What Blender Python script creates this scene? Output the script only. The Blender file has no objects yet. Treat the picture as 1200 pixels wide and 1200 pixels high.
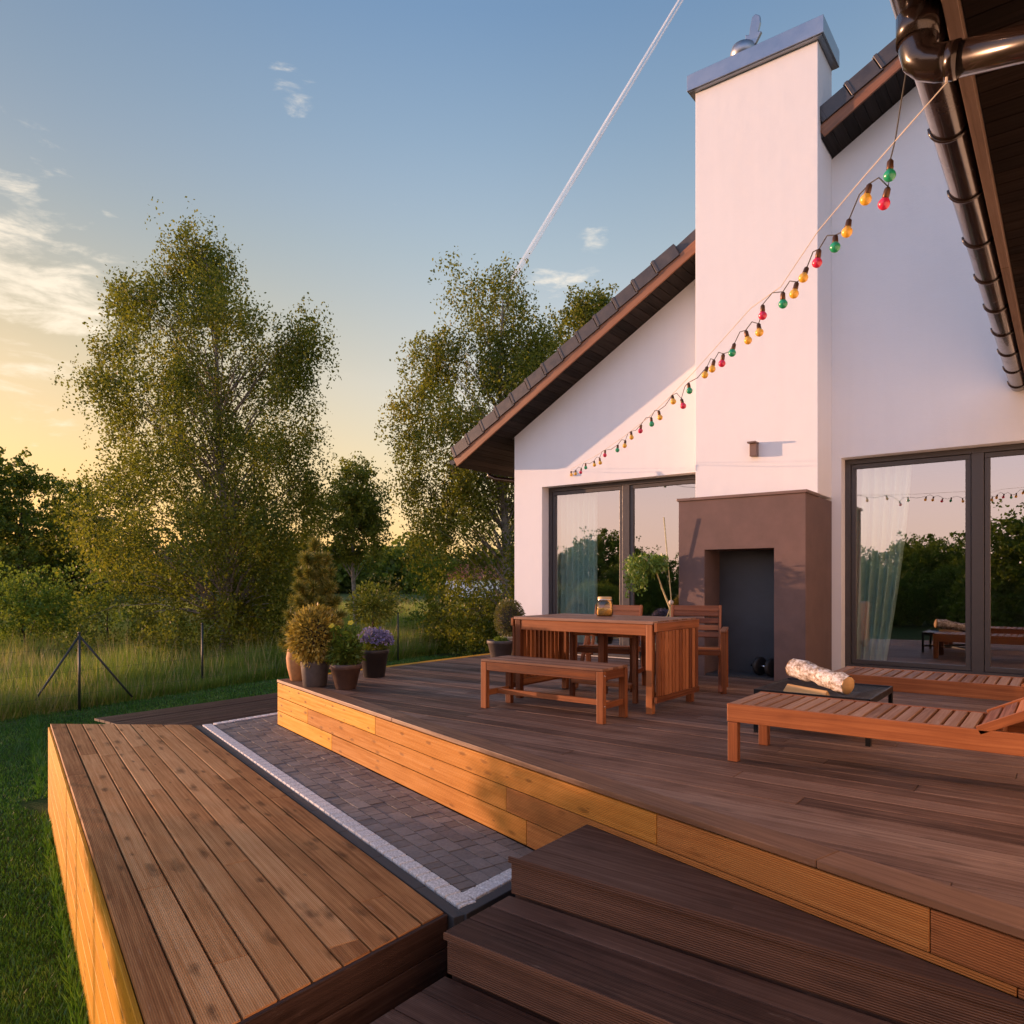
import bpy, math, random
import numpy as np
from mathutils import Vector, Matrix

R = math.radians
random.seed(7)
rng = np.random.default_rng(7)
scene = bpy.context.scene
COL = scene.collection

# ------------------------------------------------------------------ camera geometry
F = 850.0; CX = 600.0; HY = 682.0; CAMZ = 1.04; YAW = R(37.6)
FW = np.array([-math.sin(YAW), math.cos(YAW)])
RT = np.array([math.cos(YAW), math.sin(YAW)])
GZ = -1.41            # lawn level, main deck is z = 0

def at_depth(px, py, d):
    l = (px - CX) / F * d
    p = FW * d + RT * l
    return Vector((p[0], p[1], CAMZ + (HY - py) / F * d))
def on_z(px, py, z):
    d = (CAMZ - z) * F / (py - HY)
    return at_depth(px, py, d)
def on_ground(px, d, z=GZ):
    p = at_depth(px, HY, d); return Vector((p.x, p.y, z))

# sun: found from the eave's shadow on the gable
SUN = Vector((-1.68, -0.475, 0.135)).normalized()

# ------------------------------------------------------------------ object helpers
def link(o, parent=None):
    COL.objects.link(o)
    if parent is not None: o.parent = parent
    return o
def tag(o, label=None, cat=None, group=None, kind=None):
    if label: o['label'] = label
    if cat: o['category'] = cat
    if group: o['group'] = group
    if kind: o['kind'] = kind
    return o
def empty(name, loc, label, cat, group=None, rz=0.0):
    o = bpy.data.objects.new(name, None); COL.objects.link(o)
    o.empty_display_size = 0.1
    o.location = loc; o.rotation_euler = (0, 0, rz)
    return tag(o, label, cat, group)
def copy_tree(o, parent=None):
    c = o.copy(); COL.objects.link(c)
    if parent is not None: c.parent = parent
    for ch in [k for k in bpy.data.objects if k.parent == o]:
        copy_tree(ch, c)
    return c

def clip(poly, a, b, c):
    """keep the part of the polygon where a*x + b*y <= c"""
    out = []
    n = len(poly)
    for i in range(n):
        p, q = poly[i], poly[(i + 1) % n]
        fp, fq = a * p[0] + b * p[1] - c, a * q[0] + b * q[1] - c
        if fp <= 0: out.append(p)
        if (fp < 0 < fq) or (fq < 0 < fp):
            t = fp / (fp - fq)
            out.append((p[0] + t * (q[0] - p[0]), p[1] + t * (q[1] - p[1])))
    return out
def clip_to(poly, region):
    """region: convex polygon, counter clockwise"""
    n = len(region)
    for i in range(n):
        p, q = region[i], region[(i + 1) % n]
        ex, ey = q[0] - p[0], q[1] - p[1]
        a, b = ey, -ex
        poly = clip(poly, a, b, a * p[0] + b * p[1])
        if len(poly) < 3: return []
    return poly
def area(poly):
    return 0.5 * sum(poly[i][0] * poly[(i+1) % len(poly)][1] - poly[(i+1) % len(poly)][0] * poly[i][1] for i in range(len(poly)))

class MB:
    def __init__(s): s.v = []; s.f = []; s.uv = []; s.r = []; s.sm = []
    def face(s, idx, uv, rnd, smooth=False):
        s.f.append(idx); s.uv.append(uv); s.r.append(rnd); s.sm.append(smooth)
    def obox(s, c, ax, h, rnd=None):
        """box: centre, three unit axes (grain along the first), half sizes"""
        rnd = random.random() if rnd is None else rnd
        c = Vector(c); ax = [Vector(a) for a in ax]
        b = len(s.v); loc = []
        for i in (-1, 1):
            for j in (-1, 1):
                for k in (-1, 1):
                    s.v.append(c + ax[0]*h[0]*i + ax[1]*h[1]*j + ax[2]*h[2]*k)
                    loc.append((h[0]*i, h[1]*j, h[2]*k))
        o = rnd * 37.0
        flip = ax[0].cross(ax[1]).dot(ax[2]) < 0
        for q, kind in (((0,1,3,2),0), ((4,6,7,5),0), ((0,4,5,1),1), ((2,3,7,6),1), ((0,2,6,4),2), ((1,5,7,3),2)):
            if flip: q = q[::-1]
            uv = []
            for i in q:
                l = loc[i]
                uv.append((l[1] * .3 + o, l[2] + o) if kind == 0 else ((l[0] + o, l[2] + o) if kind == 1 else (l[0] + o, l[1] + o)))
            s.face([b + i for i in q], uv, rnd)
        return s
    def box(s, x0, x1, y0, y1, z0, z1, along=0, rnd=None):
        E = [Vector((1,0,0)), Vector((0,1,0)), Vector((0,0,1))]
        hh = [(x1-x0)/2, (y1-y0)/2, (z1-z0)/2]
        o = [along, (along+1) % 3, (along+2) % 3]
        return s.obox(((x0+x1)/2, (y0+y1)/2, (z0+z1)/2), [E[i] for i in o], [hh[i] for i in o], rnd)
    def bar(s, p, q, w, t, up=(0,0,1), rnd=None):
        p, q = Vector(p), Vector(q); a = (q - p); L = a.length; a.normalize()
        b = Vector(up).cross(a)
        if b.length < 1e-4: b = Vector((1,0,0)).cross(a)
        b.normalize(); c = a.cross(b)
        return s.obox((p+q)/2, (a, b, c), (L/2, w/2, t/2), rnd)
    def slab(s, poly, z0, z1, d=(1,0), rnd=None, org=(0,0)):
        """extruded polygon (ccw), grain along d"""
        rnd = random.random() if rnd is None else rnd
        if area(poly) < 0: poly = poly[::-1]
        n = len(poly); b = len(s.v); o = rnd * 37.0
        U = lambda p: ((p[0]-org[0])*d[0] + (p[1]-org[1])*d[1] + o, -(p[0]-org[0])*d[1] + (p[1]-org[1])*d[0] + o)
        for z in (z0, z1):
            for p in poly: s.v.append(Vector((p[0], p[1], z)))
        s.face([b+n+i for i in range(n)], [U(p) for p in poly], rnd)
        s.face([b+i for i in range(n)][::-1], [U(p) for p in poly][::-1], rnd)
        for i in range(n):
            j = (i+1) % n
            u0, u1 = U(poly[i]), U(poly[j])
            along = abs(u1[0]-u0[0]) > abs(u1[1]-u0[1])
            f = (lambda u, z: (u[0], z + o)) if along else (lambda u, z: (u[1]*.3, z + o))
            s.face([b+i, b+j, b+n+j, b+n+i], [f(u0,z0), f(u1,z0), f(u1,z1), f(u0,z1)], rnd)
        return s
    def xz(s, poly, y0, y1, rnd=0.5):
        """polygon in x,z extruded along y"""
        if area(poly) < 0: poly = poly[::-1]
        n = len(poly); b = len(s.v)
        for y in (y0, y1):
            for p in poly: s.v.append(Vector((p[0], y, p[1])))
        s.face([b+i for i in range(n)], [p for p in poly], rnd)
        s.face([b+n+i for i in range(n)][::-1], [p for p in poly][::-1], rnd)
        for i in range(n):
            j = (i+1) % n
            s.face([b+j, b+i, b+n+i, b+n+j], [(0,0),(1,0),(1,1),(0,1)], rnd)
        return s
    def tube(s, pts, rad, n=8, cap=True, rnd=0.5):
        pts = [Vector(p) for p in pts]
        if not isinstance(rad, (list, tuple)): rad = [rad]*len(pts)
        b = len(s.v); ref = None; L = 0.0
        for i, p in enumerate(pts):
            t = (pts[min(i+1, len(pts)-1)] - pts[max(i-1, 0)]).normalized()
            if ref is None:
                ref = Vector((0,0,1)) if abs(t.z) < .9 else Vector((1,0,0))
            x = ref.cross(t)
            if x.length < 1e-5: x = Vector((1,0,0)).cross(t)
            x.normalize(); y = t.cross(x); ref = y.cross(t) * -1 if False else ref
            ref = t.cross(x)
            for k in range(n):
                a = 2*math.pi*k/n
                s.v.append(p + (x*math.cos(a) + y*math.sin(a))*rad[i])
        for i in range(len(pts)-1):
            for k in range(n):
                k2 = (k+1) % n
                s.face([b+i*n+k, b+i*n+k2, b+(i+1)*n+k2, b+(i+1)*n+k], [(i*.2,k/n),(i*.2,(k+1)/n),(i*.2+.2,(k+1)/n),(i*.2+.2,k/n)], rnd, True)
        if cap:
            s.face([b+k for k in range(n)][::-1], [(0,0)]*n, rnd)
            e = b+(len(pts)-1)*n
            s.face([e+k for k in range(n)], [(0,0)]*n, rnd)
        return s
    def lathe(s, prof, c=(0,0,0), n=24, rnd=0.5, axis=None):
        """profile [(r,z)...] spun about z (or about AXIS through c)"""
        b = len(s.v); c = Vector(c)
        M = Matrix.Identity(3) if axis is None else Vector(axis).normalized().to_track_quat('Z','Y').to_matrix()
        for r, z in prof:
            for k in range(n):
                a = 2*math.pi*k/n
                s.v.append(c + M @ Vector((r*math.cos(a), r*math.sin(a), z)))
        for i in range(len(prof)-1):
            for k in range(n):
                k2 = (k+1) % n
                s.face([b+i*n+k, b+i*n+k2, b+(i+1)*n+k2, b+(i+1)*n+k], [(k/n,prof[i][1]),((k+1)/n,prof[i][1]),((k+1)/n,prof[i+1][1]),(k/n,prof[i+1][1])], rnd, True)
        if prof[0][0] > 1e-5: s.face([b+k for k in range(n)][::-1], [(0,0)]*n, rnd)
        e = b+(len(prof)-1)*n
        if prof[-1][0] > 1e-5: s.face([e+k for k in range(n)], [(0,0)]*n, rnd)
        return s
    def build(s, name, mat, parent=None, bevel=0.0, seg=2, world=False):
        me = bpy.data.meshes.new(name)
        me.from_pydata([tuple(v) for v in s.v], [], s.f)
        uvl = me.uv_layers.new(name='UVMap')
        flat = [c for f in s.uv for u in f for c in u]
        uvl.data.foreach_set('uv', flat)
        at = me.attributes.new('rnd', 'FLOAT', 'FACE'); at.data.foreach_set('value', s.r)
        me.polygons.foreach_set('use_smooth', s.sm)
        me.materials.append(mat); me.update()
        o = bpy.data.objects.new(name, me); COL.objects.link(o)
        if parent is not None:
            o.parent = parent
            if world:   # built in world coordinates: keep it there
                o.matrix_parent_inverse = (Matrix.Translation(parent.location) @ parent.rotation_euler.to_matrix().to_4x4()).inverted()
        if bevel:
            m = o.modifiers.new('bevel', 'BEVEL'); m.width = bevel; m.segments = seg; m.limit_method = 'ANGLE'; m.angle_limit = R(40)
            m.harden_normals = False
        return o

def cards(name, P, A, B, mat, parent=None, rnd=None, fold=None):
    """P centres (n,3); A,B half axes (n,3): one rhombic leaf each"""
    n = len(P)
    if rnd is None: rnd = rng.random(n)
    V = np.empty((n, 4, 3), np.float32)
    V[:,0] = P - A; V[:,1] = P + B*.9 - A*.1; V[:,2] = P + A; V[:,3] = P - B*.9 - A*.1
    return rawmesh(name, V.reshape(-1,3), np.arange(4*n, dtype=np.int32), 4, mat, parent, rnd)
def rawmesh(name, V, L, k, mat, parent, rnd):
    n = len(L)//k
    me = bpy.data.meshes.new(name)
    me.vertices.add(len(V)); me.vertices.foreach_set('co', np.ascontiguousarray(V, np.float32).ravel())
    me.loops.add(len(L)); me.loops.foreach_set('vertex_index', L.astype(np.int32))
    me.polygons.add(n); me.polygons.foreach_set('loop_start', np.arange(0, n*k, k, dtype=np.int32))
    me.update(calc_edges=True)
    at = me.attributes.new('rnd', 'FLOAT', 'FACE'); at.data.foreach_set('value', rnd.astype(np.float32))
    me.materials.append(mat); me.validate()
    o = bpy.data.objects.new(name, me); COL.objects.link(o)
    if parent is not None: o.parent = parent
    return o
def unit(n, zb=0.0, zs=1.0):
    v = rng.normal(size=(n,3)); v[:,2] = v[:,2]*zs + zb
    return v/np.linalg.norm(v, axis=1, keepdims=True)
def leaf_axes(n, L, W, zb=-.5, var=.35):
    a = unit(n, zb); b = np.cross(a, unit(n)); b /= np.linalg.norm(b, axis=1, keepdims=True)
    s = (1 + var*(rng.random(n)*2-1))[:,None]
    return a*s*L/2, b*s*W/2

# ------------------------------------------------------------------ materials
def newmat(name):
    m = bpy.data.materials.new(name); m.use_nodes = True
    nt = m.node_tree; nt.nodes.clear()
    out = nt.nodes.new('ShaderNodeOutputMaterial')
    return m, nt, out
class N:
    def __init__(s, nt): s.nt = nt
    def __call__(s, typ, **kw):
        n = s.nt.nodes.new('ShaderNode' + typ)
        for k, v in kw.items():
            if k == 'i':
                for kk, vv in v.items():
                    if hasattr(vv, 'is_output') and vv.is_output: s.nt.links.new(vv, n.inputs[kk])
                    else: n.inputs[kk].default_value = vv
            else: setattr(n, k, v)
        return n
    def math(s, op, a, b=0.0, c=None, clamp=False):
        n = s('Math', operation=op, use_clamp=clamp, i={0: a, 1: b})
        if c is not None:
            if hasattr(c, 'is_output'): s.nt.links.new(c, n.inputs[2])
            else: n.inputs[2].default_value = c
        return n.outputs[0]
    def ramp(s, fac, stops):
        n = s('ValToRGB', i={0: fac})
        el = n.color_ramp.elements
        while len(el) < len(stops): el.new(0.5)
        for e, (p, c) in zip(el, stops): e.position = p; e.color = (*c, 1) if len(c) == 3 else c
        return n.outputs[0]
    def mix(s, f, a, b, mode='MIX'):
        n = s('Mix', data_type='RGBA', blend_type=mode)
        for k, v in ((0, f), (6, a), (7, b)):
            if hasattr(v, 'is_output'): s.nt.links.new(v, n.inputs[k])
            else: n.inputs[k].default_value = (*v, 1) if isinstance(v, tuple) and len(v) == 3 else v
        return n.outputs[2]
    def link(s, a, b): s.nt.links.new(a, b)

def wood(name, dark, mid, light, rough=.6, grooves=0.0, knots=.5, worn=None, wornamt=0.0, var=1.0, spec=.4, kf=1.0):
    m, nt, out = newmat(name); n = N(nt)
    uv = n('UVMap', uv_map='UVMap').outputs[0]
    rnd = n('Attribute', attribute_name='rnd', attribute_type='GEOMETRY').outputs['Fac']
    sx = n('SeparateXYZ', i={0: uv})
    u, v = sx.outputs[0], sx.outputs[1]
    gv = n('CombineXYZ', i={0: n.math('MULTIPLY', u, 1.6), 1: n.math('MULTIPLY', v, 55.0), 2: rnd}).outputs[0]
    g = n('TexNoise', i={'Vector': gv, 'Scale': 1.0, 'Detail': 5.0, 'Roughness': .6, 'Distortion': .4}).outputs[0]
    pos = n('TexCoord').outputs['Object']
    big = n('TexNoise', i={'Vector': pos, 'Scale': 2.3, 'Detail': 4.0, 'Roughness': .65}).outputs[0]
    f = n.math('ADD', n.math('MULTIPLY', g, .70), n.math('MULTIPLY', big, .30))
    f = n.math('ADD', f, n.math('MULTIPLY', n.math('SUBTRACT', rnd, .5), .34*var))
    f = n.math('ADD', f, 0.0)
    c = n.ramp(f, [(.28, dark), (.52, mid), (.78, light)])
    if knots:
        kv = n('CombineXYZ', i={0: n.math('MULTIPLY', u, 3.2*kf), 1: n.math('MULTIPLY', v, 11.0*kf), 2: 0.0}).outputs[0]
        wob = n('TexNoise', i={'Vector': n('CombineXYZ', i={0: n.math('MULTIPLY', u, 9.0), 1: n.math('MULTIPLY', v, 22.0), 2: 0.0}).outputs[0], 'Scale': 1.0, 'Detail': 3.0}).outputs[0]
        vo = n('TexVoronoi', voronoi_dimensions='2D', i={'Vector': kv, 'Scale': 1.0, 'Randomness': 1.0})
        sc_ = n('SeparateColor', i={0: vo.outputs['Color']}).outputs
        pick = n.math('GREATER_THAN', sc_[0], .6)
        kd = n.math('ADD', n.math('DIVIDE', vo.outputs['Distance'], n.math('MULTIPLY_ADD', sc_[1], 1.3, .35)), n.math('MULTIPLY', n.math('SUBTRACT', wob, .5), .65 if kf == 1 else .2))
        k = n('MapRange', i={0: kd, 1: .02 if kf == 1 else .06, 2: .30 if kf == 1 else .17, 3: 1.0, 4: 0.0}).outputs[0]
        k = n.math('MULTIPLY', n.math('MULTIPLY', k, pick), knots)
        c = n.mix(k, c, tuple(x*.32 for x in dark))
    if worn:
        w = n('TexNoise', i={'Vector': n('CombineXYZ', i={0: n.math('MULTIPLY', u, 4.0), 1: n.math('MULTIPLY', v, 24.0), 2: 3.0}).outputs[0], 'Scale': 1.0, 'Detail': 6.0, 'Roughness': .75}).outputs[0]
        w = n('MapRange', i={0: w, 1: .60, 2: .72, 3: 0.0, 4: wornamt}).outputs[0]
        c = n.mix(w, c, worn)
    hgt = g
    if grooves:
        gw = n.math('SINE', n.math('MULTIPLY', v, 2*math.pi/.0085))
        hgt = n.math('ADD', n.math('MULTIPLY', g, .5), n.math('MULTIPLY', gw, grooves))
        c = n.mix(n.math('MULTIPLY', n.math('LESS_THAN', gw, -.45), min(.55, grooves*.5)), c, tuple(x*.4 for x in dark))
    bmp = n('Bump', i={'Strength': .45, 'Distance': .0025, 'Height': hgt}).outputs[0]
    rg = n('MapRange', i={0: g, 1: .3, 2: .7, 3: rough+.12, 4: rough-.1}).outputs[0]
    p = n('BsdfPrincipled', i={'Base Color': c, 'Roughness': rg, 'Normal': bmp, 'Specular IOR Level': spec})
    n.link(p.outputs[0], out.inputs[0])
    return m

def plain(name, col, rough=.5, metal=0.0, nscale=0.0, namt=.15, bump=0.0, bscale=200.0, spec=.5, coat=0.0):
    m, nt, out = newmat(name); n = N(nt)
    p = n('BsdfPrincipled', i={'Base Color': (*col, 1), 'Roughness': rough, 'Metallic': metal, 'Specular IOR Level': spec, 'Coat Weight': coat})
    pos = n('TexCoord').outputs['Object']
    if nscale:
        t = n('TexNoise', i={'Vector': pos, 'Scale': nscale, 'Detail': 6.0, 'Roughness': .65}).outputs[0]
        c = n.ramp(t, [(.3, tuple(x*(1-namt) for x in col)), (.7, tuple(min(1, x*(1+namt)) for x in col))])
        n.link(c, p.inputs['Base Color'])
        n.link(n('MapRange', i={0: t, 1: .3, 2: .7, 3: max(.05, rough-.08), 4: min(1, rough+.08)}).outputs[0], p.inputs['Roughness'])
    if bump:
        t2 = n('TexNoise', i={'Vector': pos, 'Scale': bscale, 'Detail': 4.0}).outputs[0]
        n.link(n('Bump', i={'Strength': bump, 'Distance': .004, 'Height': t2}).outputs[0], p.inputs['Normal'])
    n.link(p.outputs[0], out.inputs[0])
    return m

def leafmat(name, stops, trans=.4, gloss=.02, patch=0.0, tmix=.4, tcol=(.26, .32, .03)):
    m, nt, out = newmat(name); n = N(nt)
    f = n('Attribute', attribute_name='rnd', attribute_type='GEOMETRY').outputs['Fac']
    if patch:
        t = n('TexNoise', i={'Vector': n('TexCoord').outputs['Object'], 'Scale': patch, 'Detail': 6.0, 'Roughness': .65}).outputs[0]
        f = n.math('ADD', n.math('MULTIPLY', f, .55), n.math('MULTIPLY', n.math('SUBTRACT', t, .33), 1.5), clamp=True)
    c = n.ramp(f, stops)
    d = n('BsdfDiffuse', i={0: c}).outputs[0]
    tr = n('BsdfTranslucent', i={0: n.mix(tmix, c, tcol)}).outputs[0]
    a = n('MixShader', i={0: trans, 1: d, 2: tr}).outputs[0]
    g = n('BsdfGlossy', i={'Roughness': .45}).outputs[0]
    n.link(n('MixShader', i={0: gloss, 1: a, 2: g}).outputs[0], out.inputs[0])
    return m

M = {}
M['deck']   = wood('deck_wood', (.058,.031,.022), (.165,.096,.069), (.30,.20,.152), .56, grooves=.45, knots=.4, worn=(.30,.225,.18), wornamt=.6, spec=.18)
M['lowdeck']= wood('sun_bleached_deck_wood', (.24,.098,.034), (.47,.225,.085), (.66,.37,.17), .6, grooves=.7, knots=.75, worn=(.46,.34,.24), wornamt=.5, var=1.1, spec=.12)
M['step']   = wood('stained_step_wood', (.030,.016,.012), (.066,.037,.029), (.12,.075,.06), .55, grooves=.2, knots=.35, worn=(.20,.15,.125), wornamt=.45, spec=.15)
M['riser_shade'] = wood('shade_toned_riser_wood', (.31,.118,.032), (.44,.178,.048), (.53,.24,.068), .55, grooves=1.0, knots=.3, var=.35, spec=.08, kf=1.35)  # same larch toned browner: part of the shade is in the colour
M['riser_deep_shade'] = wood('shade_browned_cladding', (.24,.090,.034), (.35,.138,.050), (.43,.19,.07), .55, grooves=1.0, knots=.3, var=.35, spec=.08, kf=1.35)  # browner again, painted shade for the far end of the riser
M['step_riser'] = wood('stained_step_riser', (.052,.021,.010), (.105,.046,.022), (.165,.078,.04), .55, grooves=1.0, knots=.3)
M['border'] = wood('border_board_wood', (.11,.052,.026), (.19,.095,.05), (.27,.15,.085), .55, grooves=0, knots=.4, worn=(.4,.28,.2), wornamt=.4)
M['wingfascia'] = wood('weathered_fascia_wood', (.085,.05,.033), (.13,.08,.055), (.17,.11,.08), .6, knots=.2)
M['riser_light']= wood('larch_cladding', (.45,.19,.014), (.62,.295,.024), (.72,.38,.042), .55, grooves=.25, knots=.8, var=.35, spec=.08, kf=1.35)
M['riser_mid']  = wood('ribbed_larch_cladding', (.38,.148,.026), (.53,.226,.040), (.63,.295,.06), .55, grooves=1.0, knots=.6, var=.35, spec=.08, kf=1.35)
M['teak']   = wood('oiled_hardwood', (.105,.030,.010), (.245,.080,.026), (.38,.145,.055), .45, knots=.15, var=1.3, spec=.25)
M['teak_top'] = wood('worn_hardwood', (.14,.062,.034), (.24,.122,.074), (.34,.20,.135), .5, knots=.1, worn=(.42,.33,.27), wornamt=.55, var=1.4, spec=.25)
M['fascia'] = wood('fascia_wood', (.16,.06,.025), (.26,.11,.05), (.34,.16,.08), .5, knots=.3)
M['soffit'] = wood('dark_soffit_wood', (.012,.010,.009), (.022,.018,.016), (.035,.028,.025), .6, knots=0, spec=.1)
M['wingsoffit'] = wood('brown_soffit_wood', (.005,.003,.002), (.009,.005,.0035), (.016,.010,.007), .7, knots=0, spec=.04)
def plaster_mat():
    m, nt, out = newmat('white_plaster'); n = N(nt)
    pos = n('TexCoord').outputs['Object']
    a = n('TexNoise', i={'Vector': pos, 'Scale': .9, 'Detail': 7.0, 'Roughness': .6}).outputs[0]
    st = n('TexNoise', i={'Vector': n('Mapping', i={0: pos, 3: (9,9,.55)}).outputs[0], 'Scale': 1.0, 'Detail': 5.0, 'Roughness': .6}).outputs[0]
    f = n.math('ADD', n.math('MULTIPLY', a, .6), n.math('MULTIPLY', st, .4))
    c = n.ramp(f, [(.32, (.775,.77,.76)), (.50, (.80,.795,.785)), (.68, (.815,.81,.80))])
    gr = n('TexNoise', i={'Vector': pos, 'Scale': 210.0, 'Detail': 3.0}).outputs[0]
    tw = n('TexNoise', i={'Vector': pos, 'Scale': 7.0, 'Detail': 3.0}).outputs[0]
    h = n.math('ADD', n.math('MULTIPLY', gr, .5), n.math('MULTIPLY', tw, .9))
    p = n('BsdfPrincipled', i={'Base Color': c, 'Roughness': .88, 'Specular IOR Level': .2, 'Normal': n('Bump', i={'Strength': .8, 'Distance': .005, 'Height': h}).outputs[0]})
    n.link(p.outputs[0], out.inputs[0]); return m
M['plaster'] = plaster_mat()
M['stucco'] = plain('brown_stucco', (.15,.098,.087), .9, nscale=5, namt=.16, bump=1.0, bscale=260)
M['slate']  = plain('dark_slate_panel', (.042,.046,.052), .55, nscale=5, namt=.2)
M['cap']    = plain('brown_cap_metal', (.17,.105,.08), .45, nscale=8, namt=.1)
M['zinc']   = plain('grey_sheet_metal', (.30,.33,.37), .38, .85, nscale=4, namt=.12)
M['tile']   = plain('dark_roof_tile', (.055,.048,.046), .45, nscale=9, namt=.3, bump=.3, bscale=60)
M['gutter'] = plain('brown_gutter_metal', (.022,.013,.010), .22, .3, nscale=6, namt=.12, coat=.5)
M['frame']  = plain('anthracite_window_frame', (.058,.050,.047), .42, nscale=20, namt=.08)
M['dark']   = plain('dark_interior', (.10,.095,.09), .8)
M['floorin']= plain('interior_floor', (.16,.10,.06), .5)
M['curtain']= None
M['black']  = plain('black_steel', (.012,.012,.013), .4, .6, nscale=30, namt=.3)
M['rubber'] = plain('black_rubber', (.012,.012,.013), .6)
M['chrome'] = plain('polished_steel', (.7,.7,.72), .2, 1.0)
M['granite']= plain('white_granite', (.58,.57,.56), .8, nscale=90, namt=.5, bump=.5, bscale=180)
M['kerb']   = plain('dark_kerb_stone', (.045,.044,.046), .7, nscale=60, namt=.25, bump=.4, bscale=150)
M['soil']   = plain('dark_soil', (.03,.024,.018), .95, nscale=30, namt=.4)
M['terra']  = plain('terracotta_pot', (.50,.23,.08), .75, nscale=12, namt=.2)
M['browncl']= plain('brown_clay_pot', (.085,.046,.032), .6, nscale=14, namt=.3)
M['greypot']= plain('grey_weathered_pot', (.085,.068,.060), .65, nscale=9, namt=.35)
M['blackpot']= plain('black_plastic_pot', (.030,.026,.026), .5, nscale=9, namt=.2)
M['cream']  = plain('cream_pot', (.50,.40,.26), .65, nscale=9, namt=.15)
M['bark']   = plain('birch_bark', (.24,.20,.16), .85, nscale=7, namt=.6, bump=.6, bscale=30)
M['darkbark']= plain('dark_bark', (.055,.042,.03), .9, nscale=12, namt=.4, bump=.6, bscale=40)
M['rope']   = plain('pale_rope', (.55,.47,.38), .8)
M['wire']   = plain('dark_cable', (.045,.04,.03), .6)
M['brass']  = plain('bronze_socket', (.10,.045,.02), .4, .6)
M['bamboo'] = plain('bamboo_stake', (.50,.42,.20), .6)
M['post']   = plain('dark_green_fence_post', (.022,.026,.022), .5)
M['red']    = plain('red_bulb_glass', (.62,.02,.07), .3, coat=.4)
M['green']  = plain('green_bulb_glass', (.015,.30,.13), .3, coat=.4)
M['yellow'] = plain('yellow_bulb_glass', (.80,.43,.04), .3, coat=.4)
M['contrail'] = None

def paver_mat():
    m, nt, out = newmat('grey_brown_paver'); n = N(nt)
    rnd = n('Attribute', attribute_name='rnd', attribute_type='GEOMETRY').outputs['Fac']
    pos = n('TexCoord').outputs['Object']
    t = n('TexNoise', i={'Vector': pos, 'Scale': 45.0, 'Detail': 8.0, 'Roughness': .7}).outputs[0]
    f = n.math('ADD', n.math('MULTIPLY', rnd, .28), n.math('MULTIPLY', t, .72))
    c = n.ramp(f, [(.2, (.085,.076,.072)), (.5, (.165,.148,.140)), (.8, (.24,.22,.21))])
    b = n('Bump', i={'Strength': .9, 'Distance': .006, 'Height': t}).outputs[0]
    p = n('BsdfPrincipled', i={'Base Color': c, 'Roughness': .75, 'Normal': b})
    n.link(p.outputs[0], out.inputs[0]); return m
M['paver'] = paver_mat()
def birch_log():
    m, nt, out = newmat('birch_log_bark'); n = N(nt)
    pos = n('TexCoord').outputs['Object']
    mp = n('Mapping', i={0: pos, 3: (14, 60, 60)}).outputs[0]
    t = n('TexNoise', i={'Vector': pos, 'Scale': 26.0, 'Detail': 8.0, 'Roughness': .7}).outputs[0]
    c = n.ramp(t, [(.36, (.12,.08,.055)), (.47, (.42,.35,.28)), (.58, (.74,.72,.70))])
    p = n('BsdfPrincipled', i={'Base Color': c, 'Roughness': .8, 'Normal': n('Bump', i={'Strength': .8, 'Distance': .006, 'Height': t}).outputs[0]})
    n.link(p.outputs[0], out.inputs[0]); return m
M['log'] = birch_log()
M['splitwood'] = wood('split_firewood', (.35,.19,.07), (.50,.30,.12), (.62,.42,.2), .7, knots=0)

def glass_mat():
    m, nt, out = newmat('reflective_window_glass'); n = N(nt)
    fr = n('Fresnel', i={'IOR': 1.9}).outputs[0]
    f = n.math('MULTIPLY_ADD', fr, .75, .30, clamp=True)
    back = n('NewGeometry').outputs['Backfacing']
    f = n.math('MULTIPLY', f, n.math('SUBTRACT', 1.0, back))
    t = n('BsdfTransparent', i={0: (.88,.95,.93,1)}).outputs[0]
    g = n('BsdfGlossy', i={'Roughness': 0.0, 'Color': (.97,.95,.95,1)}).outputs[0]
    n.link(n('MixShader', i={0: f, 1: t, 2: g}).outputs[0], out.inputs[0]); return m
M['glass'] = glass_mat()
def jar_mat():
    m, nt, out = newmat('clear_jar_glass'); n = N(nt)
    fr = n('Fresnel', i={'IOR': 1.45}).outputs[0]
    t = n('BsdfTransparent', i={0: (.93,.92,.86,1)}).outputs[0]
    g = n('BsdfGlossy', i={'Roughness': .03}).outputs[0]
    n.link(n('MixShader', i={0: n.math('MULTIPLY_ADD', fr, 1.2, .04, clamp=True), 1: t, 2: g}).outputs[0], out.inputs[0]); return m
M['jar'] = jar_mat()
def curtain_mat():
    m, nt, out = newmat('sage_sheer_curtain'); n = N(nt)
    d = n('BsdfDiffuse', i={0: (.74,.84,.79,1)}).outputs[0]
    t = n('BsdfTranslucent', i={0: (.74,.84,.79,1)}).outputs[0]
    n.link(n('MixShader', i={0: .25, 1: d, 2: t}).outputs[0], out.inputs[0]); return m
M['curtain'] = curtain_mat()
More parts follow.
